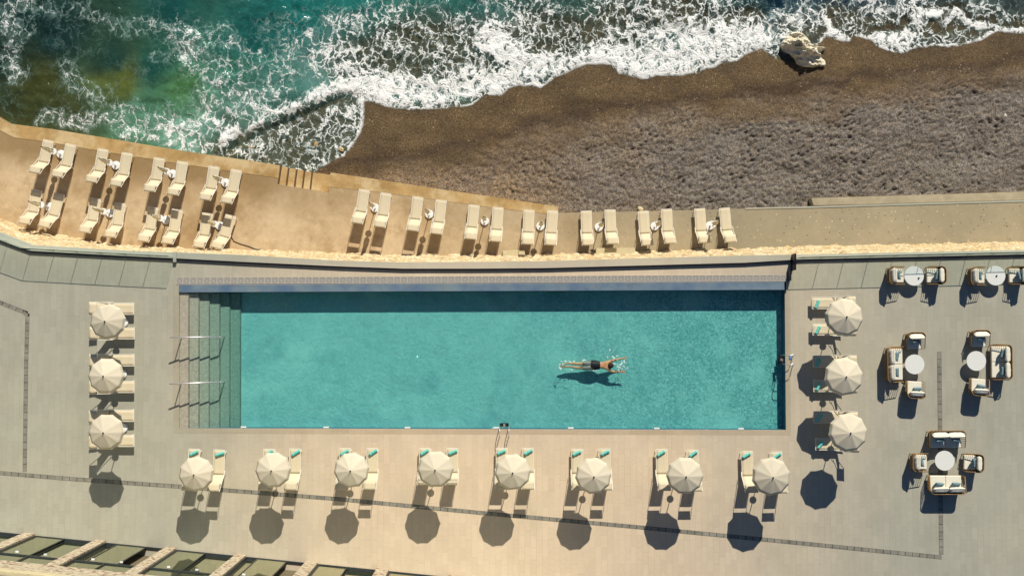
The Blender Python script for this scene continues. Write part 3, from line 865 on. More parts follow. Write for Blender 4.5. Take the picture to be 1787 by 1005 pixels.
# small ledges at the foot of the rubble wall
for (a, b, c, d, zz, lb) in ((877, 437, 916, 447.5, 0.5, 'low pale kerb of cut stone at the wall foot below the fourth parasol pair'), (1040, 433, 1108, 447, 0.9, 'low block of yellow cut stone steps set in the rubble wall')):
    q = [P(a, b, ZT + zz), P(c, b - .8, ZT + zz), P(c, d, ZT + zz), P(a, d, ZT + zz)]
    e_ = MB().prism(q, ZT, ZT + zz)
    tag(e_.build('stone_kerb', M['facade_trim'], bevel=0.02), lb, 'stone kerb')

# ------------------------------------------------------------------ pool deck
A_, B_, C_, D_ = (312.5, 510.3), (1369.5, 505.7), (1371.5, 749.8), (313, 746.6)
poolp = [P(*q) for q in (A_, B_, C_, D_)]
def trench(a, b, c, d): return [P(*q) for q in (a, b, c, d)]
deck_out = [(p[0], p[1]) for p in inn_w] + [P(2600, 1800), P(-700, 1800)]
deck = poly_sheet(deck_out, [poolp], 0.0).build('pool_deck', M['deck']); tag(deck, kind='structure')
def flat(name, q, z, mat, kind='structure'):
    pts = [P(a, b, z) for a, b in q]
    n_ = len(pts)
    m = MB().add([(p[0], p[1], z) for p in pts], [tuple(range(n_))])
    return tag(m.build(name, mat), kind=kind)
# coping round the pool
flat('pool_coping', [(302, 497), (312.4, 497), (312.9, 746.7), (1371.6, 750), (1370, 505.7), (1379, 505.7), (1380.5, 759), (302.5, 756)], 0.004, M['coping_stone'])
# blue stone ledge
t = NT('blue_mosaic_ledge')
col = t.mix(t.rng(t.noise(0.8, 5, 0.6), 0.35, 0.65), lin(88, 110, 134), lin(118, 134, 142))
col = t.mix(t.rng(t.noise(2.6, 6, 0.7, dist=1.0), 0.60, 0.70, 0, 0.75), col, lin(136, 96, 74))
col = t.mix(t.rng(t.noise(1.7, 5, 0.7, t.mapping(loc=(4, 4, 0))), 0.6, 0.7, 0, 0.6), col, lin(66, 88, 130))
t.fin(col, 0.5, t.bump(t.noise(30, 3), 0.2, 0.01), spec=0.3)
M['ledge'] = t.m
lq = [P(*q) for q in ((312.6, 497.5), (1368.3, 492.3), (1368.6, 505.8), (312.6, 510.2))]
tag(MB().prism(lq, -0.30, 0.05).build('pool_ledge', M['ledge'], bevel=0.008), kind='structure')
flat('channel_shadow_gap', [(1368.8, 484), (1371.4, 484), (1371.6, 505.7), (1368.9, 505.7)], 0.008, M['steel_dark'])
# drain grates
gt0, gt1 = Vector(P(307.5, 490.2)), Vector(P(1373.2, 485.4))
NG = 90
gd = (gt1 - gt0) / NG; gl_ = gd.length; ga = math.atan2(gd.y, gd.x)
def make_grate():
    r = empty('drain_grate', (0, 0, 0))
    h = gl_ / 2
    m = MB().box(-h + .018, -h + .018, 0.0, h - .018, h - .018, 0.012)
    m.build('grating_plate', M['grate'], r)
    f = MB()
    f.box(-h + .004, -h + .004, 0, h - .004, -h + .018, 0.018).box(-h + .004, h - .018, 0, h - .004, h - .004, 0.018)
    f.box(-h + .004, -h + .018, 0, -h + .018, h - .018, 0.018).box(h - .018, -h + .018, 0, h - .004, h - .018, 0.018)
    f.build('grating_frame', M['grate_edge'], r)
    x = MB()
    for s in (1, -1):
        x.tube([(-h + .03, s * (-h + .03), 0.012), (h - .03, s * (h - .03), 0.010)], 0.004, 4)
    x.lathe([(0.03, 0.012), (0.03, 0.02), (0.0, 0.02)], 8)
    x.build('cross_bars', M['grate_edge'], r)
    return r
g0 = make_grate()
for i in range(NG):
    g = g0 if i == 0 else copy_tree(g0)
    p = gt0 + gd * (i + 0.5)
    g.location = (p.x, p.y, 0.004); g.rotation_euler = (0, 0, ga)
    tag(g, 'square grey drain grate with pale frame in the long strip above the pool', 'drain grate', 'drain grates in a line along the pool')
# end fins of the pool terrace
for (a, b, c, d, hh, lb) in ((1380.2, 444, 1383, 472.5, 0.75, 'tall dark steel fin crossing the parapet at the right end of the pool'), (1374.6, 474, 1376.8, 490.5, 0.5, 'short dark steel fin at the right end of the drain grates')):
    q = [P(a, b), P(c, b), P(c, d), P(a, d)]
    tag(MB().prism(q, 0, hh).build('steel_fin', M['steel_dark'], bevel=0.005), lb, 'steel fin')
q = [P(303, 440), P(310, 440.2), P(309, 458), P(304, 458)]
tag(MB().prism(q, 0, 0.2).build('parapet_block', M['parapet'], bevel=0.01), 'narrow pale stone block ending the glass balustrade left of the pool', 'stone block')

# pool basin
ZF = -0.76; ZW = -0.045
t = NT('pool_plaster')
mz = t.voro(14, 'F1', None, 'Color', 0.6); s_ = t.n('SeparateColor'); t.l(mz, s_.inputs[0])
warp = t.vmath('ADD', t.co, t.vmath('MULTIPLY', t.vmath('SUBTRACT', t.noise(2.5, 3, 0.6, color=True), (0.5, 0.5, 0.5)), (0.5, 0.5, 0)))
col = t.mix(t.rng(t.noise(0.25, 4), 0.35, 0.65), lin(196, 210, 200), lin(208, 218, 206))
col = t.mix(t.rng(t.noise(1.3, 5, 0.6, warp), 0.35, 0.7, 0, 0.6), col, lin(226, 234, 222))
sx_ = t.n('SeparateXYZ'); t.l(t.co, sx_.inputs[0])
amt = t.rng(sx_.outputs[0], -2.0, 12.0, 0.22, 0.62, True)  # tile speckle strengthens to the right, painting water sparkle into the floor colour
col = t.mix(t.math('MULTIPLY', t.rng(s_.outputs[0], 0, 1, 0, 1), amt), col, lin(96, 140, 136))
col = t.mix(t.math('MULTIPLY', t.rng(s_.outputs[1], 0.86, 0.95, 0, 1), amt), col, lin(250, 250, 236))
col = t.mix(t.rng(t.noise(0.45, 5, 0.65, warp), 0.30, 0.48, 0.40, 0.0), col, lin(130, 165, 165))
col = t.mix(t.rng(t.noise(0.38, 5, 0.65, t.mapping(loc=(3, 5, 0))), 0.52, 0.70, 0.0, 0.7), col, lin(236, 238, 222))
t.fin(col, 0.6, spec=0.2)
M['plaster'] = t.m
t = NT('pool_step_stone')
mz = t.voro(16, 'F1', None, 'Color', 0.8); s_ = t.n('SeparateColor'); t.l(mz, s_.inputs[0])
col = t.mix(t.rng(s_.outputs[0], 0, 1, 0.1, 0.9), lin(164, 154, 136), lin(192, 182, 162))
t.fin(col, 0.6, spec=0.2)
M['step_stone'] = t.m
M['pool_wall'] = simple('blue_pool_tiles', (74, 116, 140), 0.4, 0, 0.12, 5)
basin = MB()
a, b, c, d = [Vector((p[0], p[1], 0)) for p in poolp]
dz = Vector((0, 0, ZF))
basin.add([a + dz, b + dz, c + dz, d + dz], [(0, 1, 2, 3)])
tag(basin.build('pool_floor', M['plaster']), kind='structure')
wl = MB()
for p, q in ((a, b), (b, c), (c, d), (d, a)):
    wl.add([p, q, q + dz, p + dz], [(0, 1, 2, 3)])
tag(wl.build('pool_walls', M['pool_wall']), kind='structure')
sx = [312.5, 329.4, 346, 363, 380.4, 397, 414.8]
ps = empty('pool_steps', (*P(360, 630), ZF)); tag(ps, 'broad flight of underwater stone steps at the left end of the pool', 'steps')
for i in range(6):
    zt = -0.06 - 0.115 * i
    pts = []
    for (px_, top) in ((sx[i], 1), (sx[i + 1], 1), (sx[i + 1], 0), (sx[i], 0)):
        pts.append(P(px_ + (0.3 if top else 0), 510.5 if top else 746.8))
    m = MB().prism([(p[0] - ps.location.x, p[1] - ps.location.y) for p in pts], 0.002, zt - ZF)
    m.build('step', M['step_stone'], ps)
    e_ = MB().prism([(p[0] - ps.location.x, p[1] - ps.location.y) for p in (pts[1], (pts[1][0] - 0.05, pts[1][1]), (pts[2][0] - 0.05, pts[2][1]), pts[2])], zt - ZF, zt - ZF + 0.004)
    e_.build('nosing', M['blocks'], ps)
# water body
t = NT('pool_water')
tr = t.n('BsdfTransparent')
gl = t.n('BsdfGlossy'); gl.inputs['Roughness'].default_value = 0.03
bp = t.bump(t.math('ADD', t.noise(5.0, 4, 0.6), t.math('MULTIPLY', t.noise(14.0, 3), 0.6)), 0.9, 0.10)
t.l(bp, gl.inputs['Normal'])
geo = t.n('NewGeometry')
dt = t.n('VectorMath'); dt.operation = 'DOT_PRODUCT'; t.l(geo.outputs['Incoming'], dt.inputs[0]); t.l(bp, dt.inputs[1])
sch = t.math('MULTIPLY_ADD', t.math('POWER', t.math('SUBTRACT', 1.0, t.math('ABSOLUTE', dt.outputs['Value']), clamp=True), 5.0), 0.97, 0.025)
ms = t.n('MixShader'); t.l(sch, ms.inputs[0]); t.l(tr.outputs[0], ms.inputs[1]); t.l(gl.outputs[0], ms.inputs[2]); t.l(ms.outputs[0], t.out.inputs[0])
va = t.n('VolumeAbsorption'); va.inputs[0].default_value = (0.19, 0.78, 0.80, 1); va.inputs[1].default_value = 1.0
t.l(va.outputs[0], t.out.inputs['Volume'])
wq = [P(311.8, 509.8), P(1370.0, 505.2), P(1372.2, 750.4), P(312.4, 747.2)]
pw = MB().prism(wq, ZF - 0.05, ZW).build('pool_water', t.m); tag(pw, kind='structure')
# pool lights
for i, (px_, py_) in enumerate([(425, 745.2), (569, 745.6), (711, 746), (866, 746.2), (996, 746.8), (1146, 747.4), (1293, 748)]):
    l_ = empty('pool_skimmer', (*P(px_, py_, -0.05), -0.05))
    MB().box(-0.14, -0.03, -0.05, 0.14, 0.05, 0.03).build('skimmer_plate', M['white_paint'], l_, bevel=0.008)
    MB().box(-0.10, 0.05, -0.03, 0.10, 0.056, 0.01).build('skimmer_slot', M['steel_dark'], l_)
    tag(l_, 'small white skimmer plate, %s from the left in the lower pool wall' % ORD[i], 'skimmer', 'white skimmers in the pool wall')

# pool handrails
def handrail(pxl, pyl, pxr, pyr, label):
    A = PV(pxl, pyl, 1.02); B = PV(pxr, pyr, 0.36)
    e_ = empty('pool_handrail', (A.x, A.y, 0)); o = Vector((A.x, A.y, 0))
    A2, B2 = A - o, B - o
    MB().tube([A2, A2 + (B2 - A2) * 0.5, B2], 0.035, 10).build('rail', M['steel'], e_, True)
    F = A2 + (B2 - A2) * 0.12
    MB().tube([(F.x, F.y, 0.0), (F.x, F.y, F.z)], 0.025, 10).build('post', M['steel'], e_, True)
    G = B2 + Vector((0.02, 0, 0))
    MB().tube([(G.x, G.y, -0.62), (G.x, G.y, G.z)], 0.025, 10).build('post', M['steel'], e_, True)
    tag(e_, label, 'handrail', 'handrails on the pool steps')
handrail(296.5, 588.6, 383.5, 588, 'upper of two inclined steel handrails over the pool steps')
handrail(296, 669.8, 383.5, 666.6, 'lower of two inclined steel handrails over the pool steps')
def ladder(px_, py_, rz, label):
    """local: +Y points from the deck into the pool"""
    e_ = empty('pool_ladder', (*P(px_, py_), 0), rz)
    for s in (-1, 1):
        x = s * 0.235
        pts = [(x, -0.38, 0.0), (x, -0.38, 0.45), (x, -0.34, 0.60), (x, -0.22, 0.68), (x, -0.06, 0.68), (x, 0.06, 0.60), (x, 0.10, 0.45), (x, 0.10, -0.7)]
        MB().tube(pts, 0.02, 8).build('rail', M['steel'], e_, True)
        MB().lathe([(0.05, 0), (0.05, 0.015), (0.03, 0.03)], 12).build('flange', M['steel'], e_).location = (x, -0.38, 0)
    for k in range(3):
        MB().box(-0.23, 0.10, -0.08 - 0.24 * k, 0.23, 0.24, -0.05 - 0.24 * k).build('tread', M['dark_plastic'], e_, bevel=0.006)
    MB().box(-0.05, 0.11, -0.045, 0.05, 0.24, -0.036).build('tread_badge', M['grate'], e_)
    tag(e_, label, 'pool ladder')
ladder(880, 747.6, 0, 'steel ladder with dark treads at the lower edge of the pool')
ladder(1370.6, 627.5, R(90), 'steel ladder with dark treads at the right edge of the pool')
MB().box(-.05, -.09, 0, .05, .09, .06).build('x', M['dark_plastic'])
bpy.data.objects.remove(bpy.data.objects['x'])
bcm = simple('blue_plastic', (96, 150, 200), 0.5)
bb = MB().box(-.06, -.10, 0, .06, .10, .05).build('ladder_clip', bcm, bevel=0.01); bb.location = (*P(1379, 623), 0.0)
tag(bb, 'small blue plastic block on the coping beside the right ladder', 'plastic block')

# dark stone block channels
def channel(pts, wpx, name):
    ln = [P(a, b, 0.004) for a, b in pts]
    L = [0]
    for p, q in zip(ln[:-1], ln[1:]): L.append(L[-1] + math.hypot(q[0] - p[0], q[1] - p[1]))
    n_ = int(L[-1] / 0.37); m = MB(); wd = wpx / 34 / 2
    tt = np.linspace(0, L[-1], n_ + 1)
    xx = np.interp(tt, L, [p[0] for p in ln]); yy = np.interp(tt, L, [p[1] for p in ln])
    for i in range(n_):
        u = Vector((xx[i + 1] - xx[i], yy[i + 1] - yy[i])); l_ = u.length; u.normalize(); v_ = Vector((-u.y, u.x))
        p0 = Vector((xx[i], yy[i])) + u * 0.012; p1 = Vector((xx[i + 1], yy[i + 1])) - u * 0.012
        h_ = 0.006 + 0.004 * random.random()
        q = [p0 - v_ * wd, p1 - v_ * wd, p1 + v_ * wd, p0 + v_ * wd]
        m.prism([(a_.x, a_.y) for a_ in q], -0.05, h_)
    o = m.build(name, M['blocks']); tag(o, kind='structure')
    bs = MB()
    for p, q in zip(ln[:-1], ln[1:]):
        u = Vector((q[0] - p[0], q[1] - p[1])); u.normalize(); v_ = Vector((-u.y, u.x)) * (wd + 0.01)
        bs.add([(p[0] - v_.x, p[1] - v_.y, 0.003), (q[0] - v_.x, q[1] - v_.y, 0.003), (q[0] + v_.x, q[1] + v_.y, 0.003), (p[0] + v_.x, p[1] + v_.y, 0.003)], [(0, 1, 2, 3)])
    tag(bs.build(name + '_bed', M['steel_dark']), kind='structure')
channel([(-120, 815), (0, 825), (120, 835), (290, 847), (420, 857), (590, 870.4), (840, 894.5), (1110, 919), (1410, 948.5), (1643, 972)], 6.3, 'stone_channel')
channel([(-200, 455), (0, 528), (48, 547), (45.5, 640), (43, 823)], 6.3, 'stone_channel')
channel([(1639, 614), (1640, 700), (1642.6, 967)], 6.8, 'stone_channel')

# ------------------------------------------------------------------ glass balustrades
def balustrade(px_list, label):
    pts = [P(a, b, ZP) for a, b in px_list]
    L = [0]
    for p, q in zip(pts[:-1], pts[1:]): L.append(L[-1] + math.hypot(q[0] - p[0], q[1] - p[1]))
    e_ = empty('glass_balustrade', (*pts[0], ZP)); o = Vector((*pts[0], 0))
    n_ = max(1, round(L[-1] / 1.24)); tt = np.linspace(0, L[-1], n_ + 1)
    xx = np.interp(tt, L, [p[0] for p in pts]); yy = np.interp(tt, L, [p[1] for p in pts])
    top = 1.06
    for i in range(n_):
        a = Vector((xx[i], yy[i])) - o.xy; b = Vector((xx[i + 1], yy[i + 1])) - o.xy
        u = (b - a).normalized(); v_ = Vector((-u.y, u.x)) * 0.008
        a2 = a + u * 0.004; b2 = b - u * 0.004
        g = MB().prism([(a2 - v_)[:], (b2 - v_)[:], (b2 + v_)[:], (a2 + v_)[:]], -0.05, top).build('glass_panel', M['glass'], e_)
        w2_ = v_ * 1.3
        for (s0, s1) in ((a2 - u * 0.004, a2 + u * 0.014),):
            MB().prism([(s0 - w2_)[:], (s1 - w2_)[:], (s1 + w2_)[:], (s0 + w2_)[:]], -0.05, top).build('panel_seal', M['glass_edge'], e_)
        MB().prism([(a2 - w2_)[:], (b2 - w2_)[:], (b2 + w2_)[:], (a2 + w2_)[:]], top + 0.001, top + 0.02).build('edge_trim', M['glass_edge'], e_)
    tag(e_, label, 'glass balustrade')
balustrade([(-500, 215), (-300, 300.5), (0, 417), (52, 436)], 'clear glass balustrade on the angled stretch of parapet at the far left')
balustrade([(52, 436), (211, 444.8), (304, 449.3)], 'clear glass balustrade on the straight parapet left of the pool')
balustrade([(1389, 451.5), (1600, 446.7), (1787, 442.4), (2200, 433)], 'clear glass balustrade on the parapet behind the lounge chairs')

# ------------------------------------------------------------------ building
FB = [(0, 924.5), (800, 1004.6)]
fa = Vector(P(0, 924.5)); fb_ = Vector(P(800, 1004.6)); fu = (fb_ - fa).normalized()
bl = empty('hotel_building', (fa.x, fa.y, 0), math.atan2(fu.y, fu.x))
tag(bl, 'stone fronted building with tall dark framed glass doors below the deck corner', 'building')
# local: +X along facade to the right, +Y towards the deck; interior is -Y
def fx(px_):
    p = Vector(P(px_, 924.5 + px_ * 0.1001)); return (p - fa).dot(fu)
pil = [(42, 61.5), (165.8, 184.7), (289, 307.8), (411.4, 429.6), (534, 555), (657.4, 678.6), (783, 801)]
pitch = fx(165.8) - fx(42)
pl = [(fx(42) - pitch * k, fx(61.5) - pitch * k) for k in (3, 2, 1)] + [(fx(a), fx(b)) for a, b in pil] + [(fx(783) + pitch * k, fx(801) + pitch * k) for k in (1, 2)]
WH, TR_, SP = 6.05, 4.25, 7.85
xL, xR = pl[0][0] - 2, pl[-1][1]
MB().box(xL, -9, -0.05, xR, -0.55, 13.5).build('wall_core', simple('dim_interior', (120, 110, 84), 0.9), bl)
for i, (a, b) in enumerate(pl):
    MB().box(a, -0.54, 0, b, 0.0, WH).build('pillar', M['facade'], bl)
    MB().box(a, -0.54, SP + 0.45, b, -0.02, 13.4).build('pillar', M['facade'], bl)
MB().box(xL, -0.54, WH + 0.003, xR, 0.003, SP).build('spandrel', M['facade'], bl)
MB().box(xL, -0.54, SP + 0.003, xR, 0.10, SP + 0.40).build('cornice', M['facade_trim'], bl, bevel=0.03)
def window(x0, x1, z0, zt, zh, mode):
    wn = empty('window', (0, 0, 0)); wn.parent = bl
    y = -0.12; t_ = 0.055
    f = MB()
    f.box(x0, y - .1, z0, x0 + t_, y + .03, zh).box(x1 - t_, y - .1, z0, x1, y + .03, zh)
    f.box(x0 + t_, y - .1, z0, x1 - t_, y + .03, z0 + 0.05).box(x0 + t_, y - .1, zh - t_, x1 - t_, y + .03, zh)
    f.box(x0 + t_, y - .1, zt - .04, x1 - t_, y + .03, zt + .04)
    xm = (x0 + x1) / 2
    f.box(xm - .03, y - .1, zt + .04, xm + .03, y + .028, zh - t_)
    f.build('frame', M['window_frame'], wn)
    def pane(a, b, c, d, yy):
        MB().box(a, yy - .012, c, b, yy, d).build('pane', M['facade_glass'], wn)
    def leaf(a, b, c, d, yy):
        MB().box(a, yy - .03, c, a + .05, yy + .02, d).box(b - .05, yy - .03, c, b, yy + .02, d).box(a + .05, yy - .03, c, b - .05, yy + .02, c + .05).box(a + .05, yy - .03, d - .05, b - .05, yy + .02, d).build('sliding_leaf', M['window_frame'], wn)
        pane(a + .05, b - .05, c + .05, d - .05, yy - .004)
    pane(x0 + t_, xm - .03, zt + .04, zh - t_, y - .03); pane(xm + .03, x1 - t_, zt + .04, zh - t_, y - .03)
    wd = (x1 - x0 - 2 * t_)
    if mode == 0:
        leaf(x0 + t_, xm + .02, z0 + .05, zt - .04, y + .0); leaf(xm - .02, x1 - t_, z0 + .05, zt - .04, y - .12)
    elif mode == 1:
        leaf(x0 + t_, x0 + t_ + wd * .36, z0 + .05, zt - .04, y - .12); leaf(x0 + t_ + wd * .18, x0 + t_ + wd * .70, z0 + .05, zt - .04, y + .0)
    else:
        leaf(x0 + t_, xm, z0 + .05, zt - .04, y - .02); leaf(xm + .01, x1 - t_, z0 + .05, zt - .04, y - .16)
    for q in (0.28, 0.74):
        cx_ = x0 + wd * q
        MB().box(cx_ - .07, y + .03, zt - .35, cx_ + .07, y + .10, zt - .28).build('lamp_fitting', M['white_paint'], wn)
modes = [0, 1, 0, 0, 1, 0, 1, 2, 2, 0, 1]
for i in range(len(pl) - 1):
    window(pl[i][1] + 0.004, pl[i + 1][0] - 0.004, 0.0, TR_, WH, modes[i])
    window(pl[i][1] + 0.004, pl[i + 1][0] - 0.004, SP + 0.5, 11.6, 13.3, 0)
MB().box(xL, -9.2, 13.503, xR, 0.3, 13.8).build('roof', M['facade_trim'], bl)

# ------------------------------------------------------------------ sun loungers
def make_lounger(canopy_low=False):
    r = empty('sun_lounger', (0, 0, 0)); hw = 0.275
    def sheet(p0, p1, hw_, th, nseg, sag):
        m = MB(); vs_, fs = [], []
        for i in range(nseg + 1):
            f = i / nseg
            for j in range(5):
                g = j / 4 - 0.5
                z_ = p0[1] + (p1[1] - p0[1]) * f - sag * (1 - (2 * g) ** 2) * math.sin(math.pi * f)
                vs_.append((g * 2 * hw_, p0[0] + (p1[0] - p0[0]) * f, z_))
        for i in range(nseg):
            for j in range(4):
                a = i * 5 + j; fs.append((a, a + 1, a + 6, a + 5))
        return m.add(vs_, fs)
    def solid(o):
        sd_ = o.modifiers.new('thickness', 'SOLIDIFY'); sd_.thickness = 0.012
    ln = 1.24
    solid(sheet((0.0, 0.35), (ln, 0.35), hw, 0.01, 10, 0.012).build('seat_sling', M['sling'], r, True))
    b0, b1 = ((ln, 0.355), (1.61, 0.96))
    solid(sheet(b0, b1, hw, 0.01, 6, 0.012).build('backrest', M['sling'], r, True))
    if canopy_low:
        c0, c1 = (1.40, 0.99), (1.78, 0.93)
    else:
        c0, c1 = (1.57, 1.19), (1.96, 1.22)
    solid(sheet(c0, c1, 0.305, 0.01, 4, 0.0).build('sun_hood', M['sling'], r, True))
    f = MB()
    for s in (-1, 1):
        f.tube([(s * .285, 0.0, .345), (s * .285, ln + .03, .345)], 0.018, 6)
        f.tube([(s * .285, ln + .02, .35), (s * .285, 1.62, .965)], 0.016, 6)
    f.tube([(-.285, 0.0, .345), (.285, 0.0, .345)], 0.018, 6)
    f.tube([(-.285, 1.62, .965), (.285, 1.62, .965)], 0.018, 6)
    f.tube([(-.285, 0.95, .30), (.285, 0.95, .30)], 0.016, 6)
    f.build('frame', M['white_frame'], r)
    for s in (-1, 1):
        for (y, y2) in ((0.16, 0.10), (1.10, 1.30)):
            MB().tube([(s * .285, y, .345), (s * .29, y2, 0.0)], 0.017, 6).build('leg', M['white_frame'], r)
        a = MB()
        a.tube([(s * .325, 1.02, .36), (s * .335, 1.25, .52), (s * .33, 1.60, .95 if not canopy_low else .90), (s * .315, c1[0], c1[1])], 0.014, 6)
        a.tube([(s * .30, 1.16, .36), (s * .335, 1.16, .45)], 0.012, 6)
        a.build('hood_arm', M['white_frame'], r)
    return r
lg0 = make_lounger(); lg1 = make_lounger(True)
used = {}
def put(proto, loc, rz, label, cat, group):
    o = proto if proto.name not in used else copy_tree(proto)
    used[proto.name] = 1
    o.location = loc; o.rotation_euler = (0, 0, rz)
    for k in ('label', 'category', 'group'):
        if k in o: del o[k]
    tag(o, label, cat, group)
    return o
def lounger(px_, py_, ang, zl, label, group, proto=None):
    a = P(px_, py_, zl + 0.35)
    d = Vector((-math.sin(R(ang)), -math.cos(R(ang))))
    return put(proto or lg0, (a[0], a[1], zl), math.atan2(d.y, d.x) - math.pi / 2, label, 'sun lounger', group)
GL = 'sun loungers on the lower terrace'
T1 = [[(84.6, 245.5, 11.6), (123.6, 252.5, 11.6)], [(180, 261, 9.5), (222, 267.6, 9.5)], [(277.8, 276.4, 7.5), (318.6, 282.7, 8)], [(373.5, 291.2, 7.7), (412.5, 297, 9.8)]]
T2 = [[(64.2, 332.3, 9), (103.8, 339, 14.5)], [(166.7, 347, 8), (209.8, 355, 7)], [(268.2, 362.5, 8.5), (309.3, 366.3, 8)], [(362, 372.6, 7), (403, 376.3, 17)]]
T3 = [[(636, 331.6, 8.8), (673.6, 337.8, 7.6)], [(729.4, 344.2, 7), (770.3, 349.7, 7)], [(827.3, 358.3, 5.3), (869.4, 362.4, 4.4)], [(923.4, 367, 3), (964.6, 368.4, 4.5)],
      [(1023, 368.4, -0.9), (1064.5, 366.4, -2)], [(1122.5, 368.8, -3.5), (1163.2, 365.4, -2)], [(1221, 364.4, -3), (1264, 363.4, -5)]]
SIDE = ['left', 'right']
for row, T in (('seaward', T1), ('wall side', T2)):
    for i, pr in enumerate(T):
        for j, (a, b, c) in enumerate(pr):
            lounger(a, b, c, ZT, 'cream sling lounger, %s of the %s pair, %s row left of the steps' % (SIDE[j], ORD[i], row), GL)
for i, pr in enumerate(T3):
    for j, (a, b, c) in enumerate(pr):
        lounger(a, b, c, ZT, 'cream sling lounger, %s one of the %s pair along the terrace right of the steps' % (SIDE[j], ORD[i]), GL)
PR = [[(339.3, 783.5, 2), (382.8, 785, 2)], [(470, 783.5, 1.5), (515.2, 783, 1.5)], [(602, 782.3, 1), (649.9, 782.3, 1)], [(741.7, 782, .5), (789.2, 782, .5)],
      [(875.8, 781.8, 0.5), (921, 781.8, 0.0)], [(1007.7, 783.5, 0.5), (1055, 783, 0)], [(1154.7, 784, -0.5), (1208.8, 785, -0.5)], [(1303.8, 787.5, -1), (1355, 788.3, -1)]]
def make_towel():
    m = MB(); n_ = 26; L = 0.44
    rings = []
    for k in range(9):
        y = -L / 2 + L * k / 8
        rr = 0.068 + 0.006 * math.sin(k * 1.9)
        rings.append([(rr * math.cos(2 * math.pi * i / n_) * (1 + 0.05 * (i % 2)), y + 0.008 * math.sin(i), 0.062 + rr * 0.85 * math.sin(2 * math.pi * i / n_)) for i in range(n_)])
    vs_ = [q for r_ in rings for q in r_]; fs = [(i * n_ + k, i * n_ + (k + 1) % n_, (i + 1) * n_ + (k + 1) % n_, (i + 1) * n_ + k) for i in range(8) for k in range(n_)]
    fs += [tuple(range(n_))[::-1], tuple(8 * n_ + k for k in range(n_))]
    m.add(vs_, fs)
    # loose flap of the roll
    m.box(0.045, -L / 2 + .02, 0.0, 0.095, L / 2 - .03, 0.02)
    return m.build('rolled_towel', M['towel'], None, True)
tw0 = make_towel()
def towel(px_, py_, ang, label):
    a = P(px_, py_, 0.42)
    return put(tw0, (a[0], a[1], 0.345), R(ang), label, 'towel', 'rolled turquoise towels on the loungers')
TA = [[-64, -72], [-52, -58], [-60, -56], [-58, -66], [-66, -60], [-64, -62], [-56, -54], [-60, -56]]
for i, pr in enumerate(PR):
    for j, (a, b, c) in enumerate(pr):
        lounger(a, b, c, 0, 'cream sling lounger, %s of the %s pair in the row below the pool' % (SIDE[j], ORD[i]), 'sun loungers in the row below the pool', lg1 if i == 3 else lg0)
        towel(a - 1.0 + (2 if j else 0), b + 7, TA[i][j], 'rolled turquoise towel on the %s lounger of the %s pair below the pool' % (SIDE[j], ORD[i]))
LC = [[(233.4, 538.8), (234.4, 581.6)], [(234, 628.6), (234, 675)], [(233.5, 725.2), (233.8, 769)]]
RC = [[(1417.2, 529), (1418.4, 575)], [(1419, 630.4), (1419.8, 673.4)], [(1420.4, 727.5), (1423.2, 775)]]
UL = ['upper', 'lower']; PP = ['topmost', 'middle', 'bottom']
for i, pr in enumerate(LC):
    for j, (a, b) in enumerate(pr):
        lounger(a, b, 90, 0, '%s cream lounger under the %s parasol of the column left of the pool' % (UL[j], PP[i]), 'sun loungers in the columns beside the pool')
for i, pr in enumerate(RC):
    for j, (a, b) in enumerate(pr):
        lounger(a, b, -90, 0, '%s cream lounger under the %s parasol of the column right of the pool' % (UL[j], PP[i]), 'sun loungers in the columns beside the pool')
        towel(a + 9, b + (2 if j == 0 else 1), [-22, -28, -20, -28, -34, -38][2 * i + j], 'rolled turquoise towel on the %s lounger under the %s parasol right of the pool' % (UL[j], PP[i]))

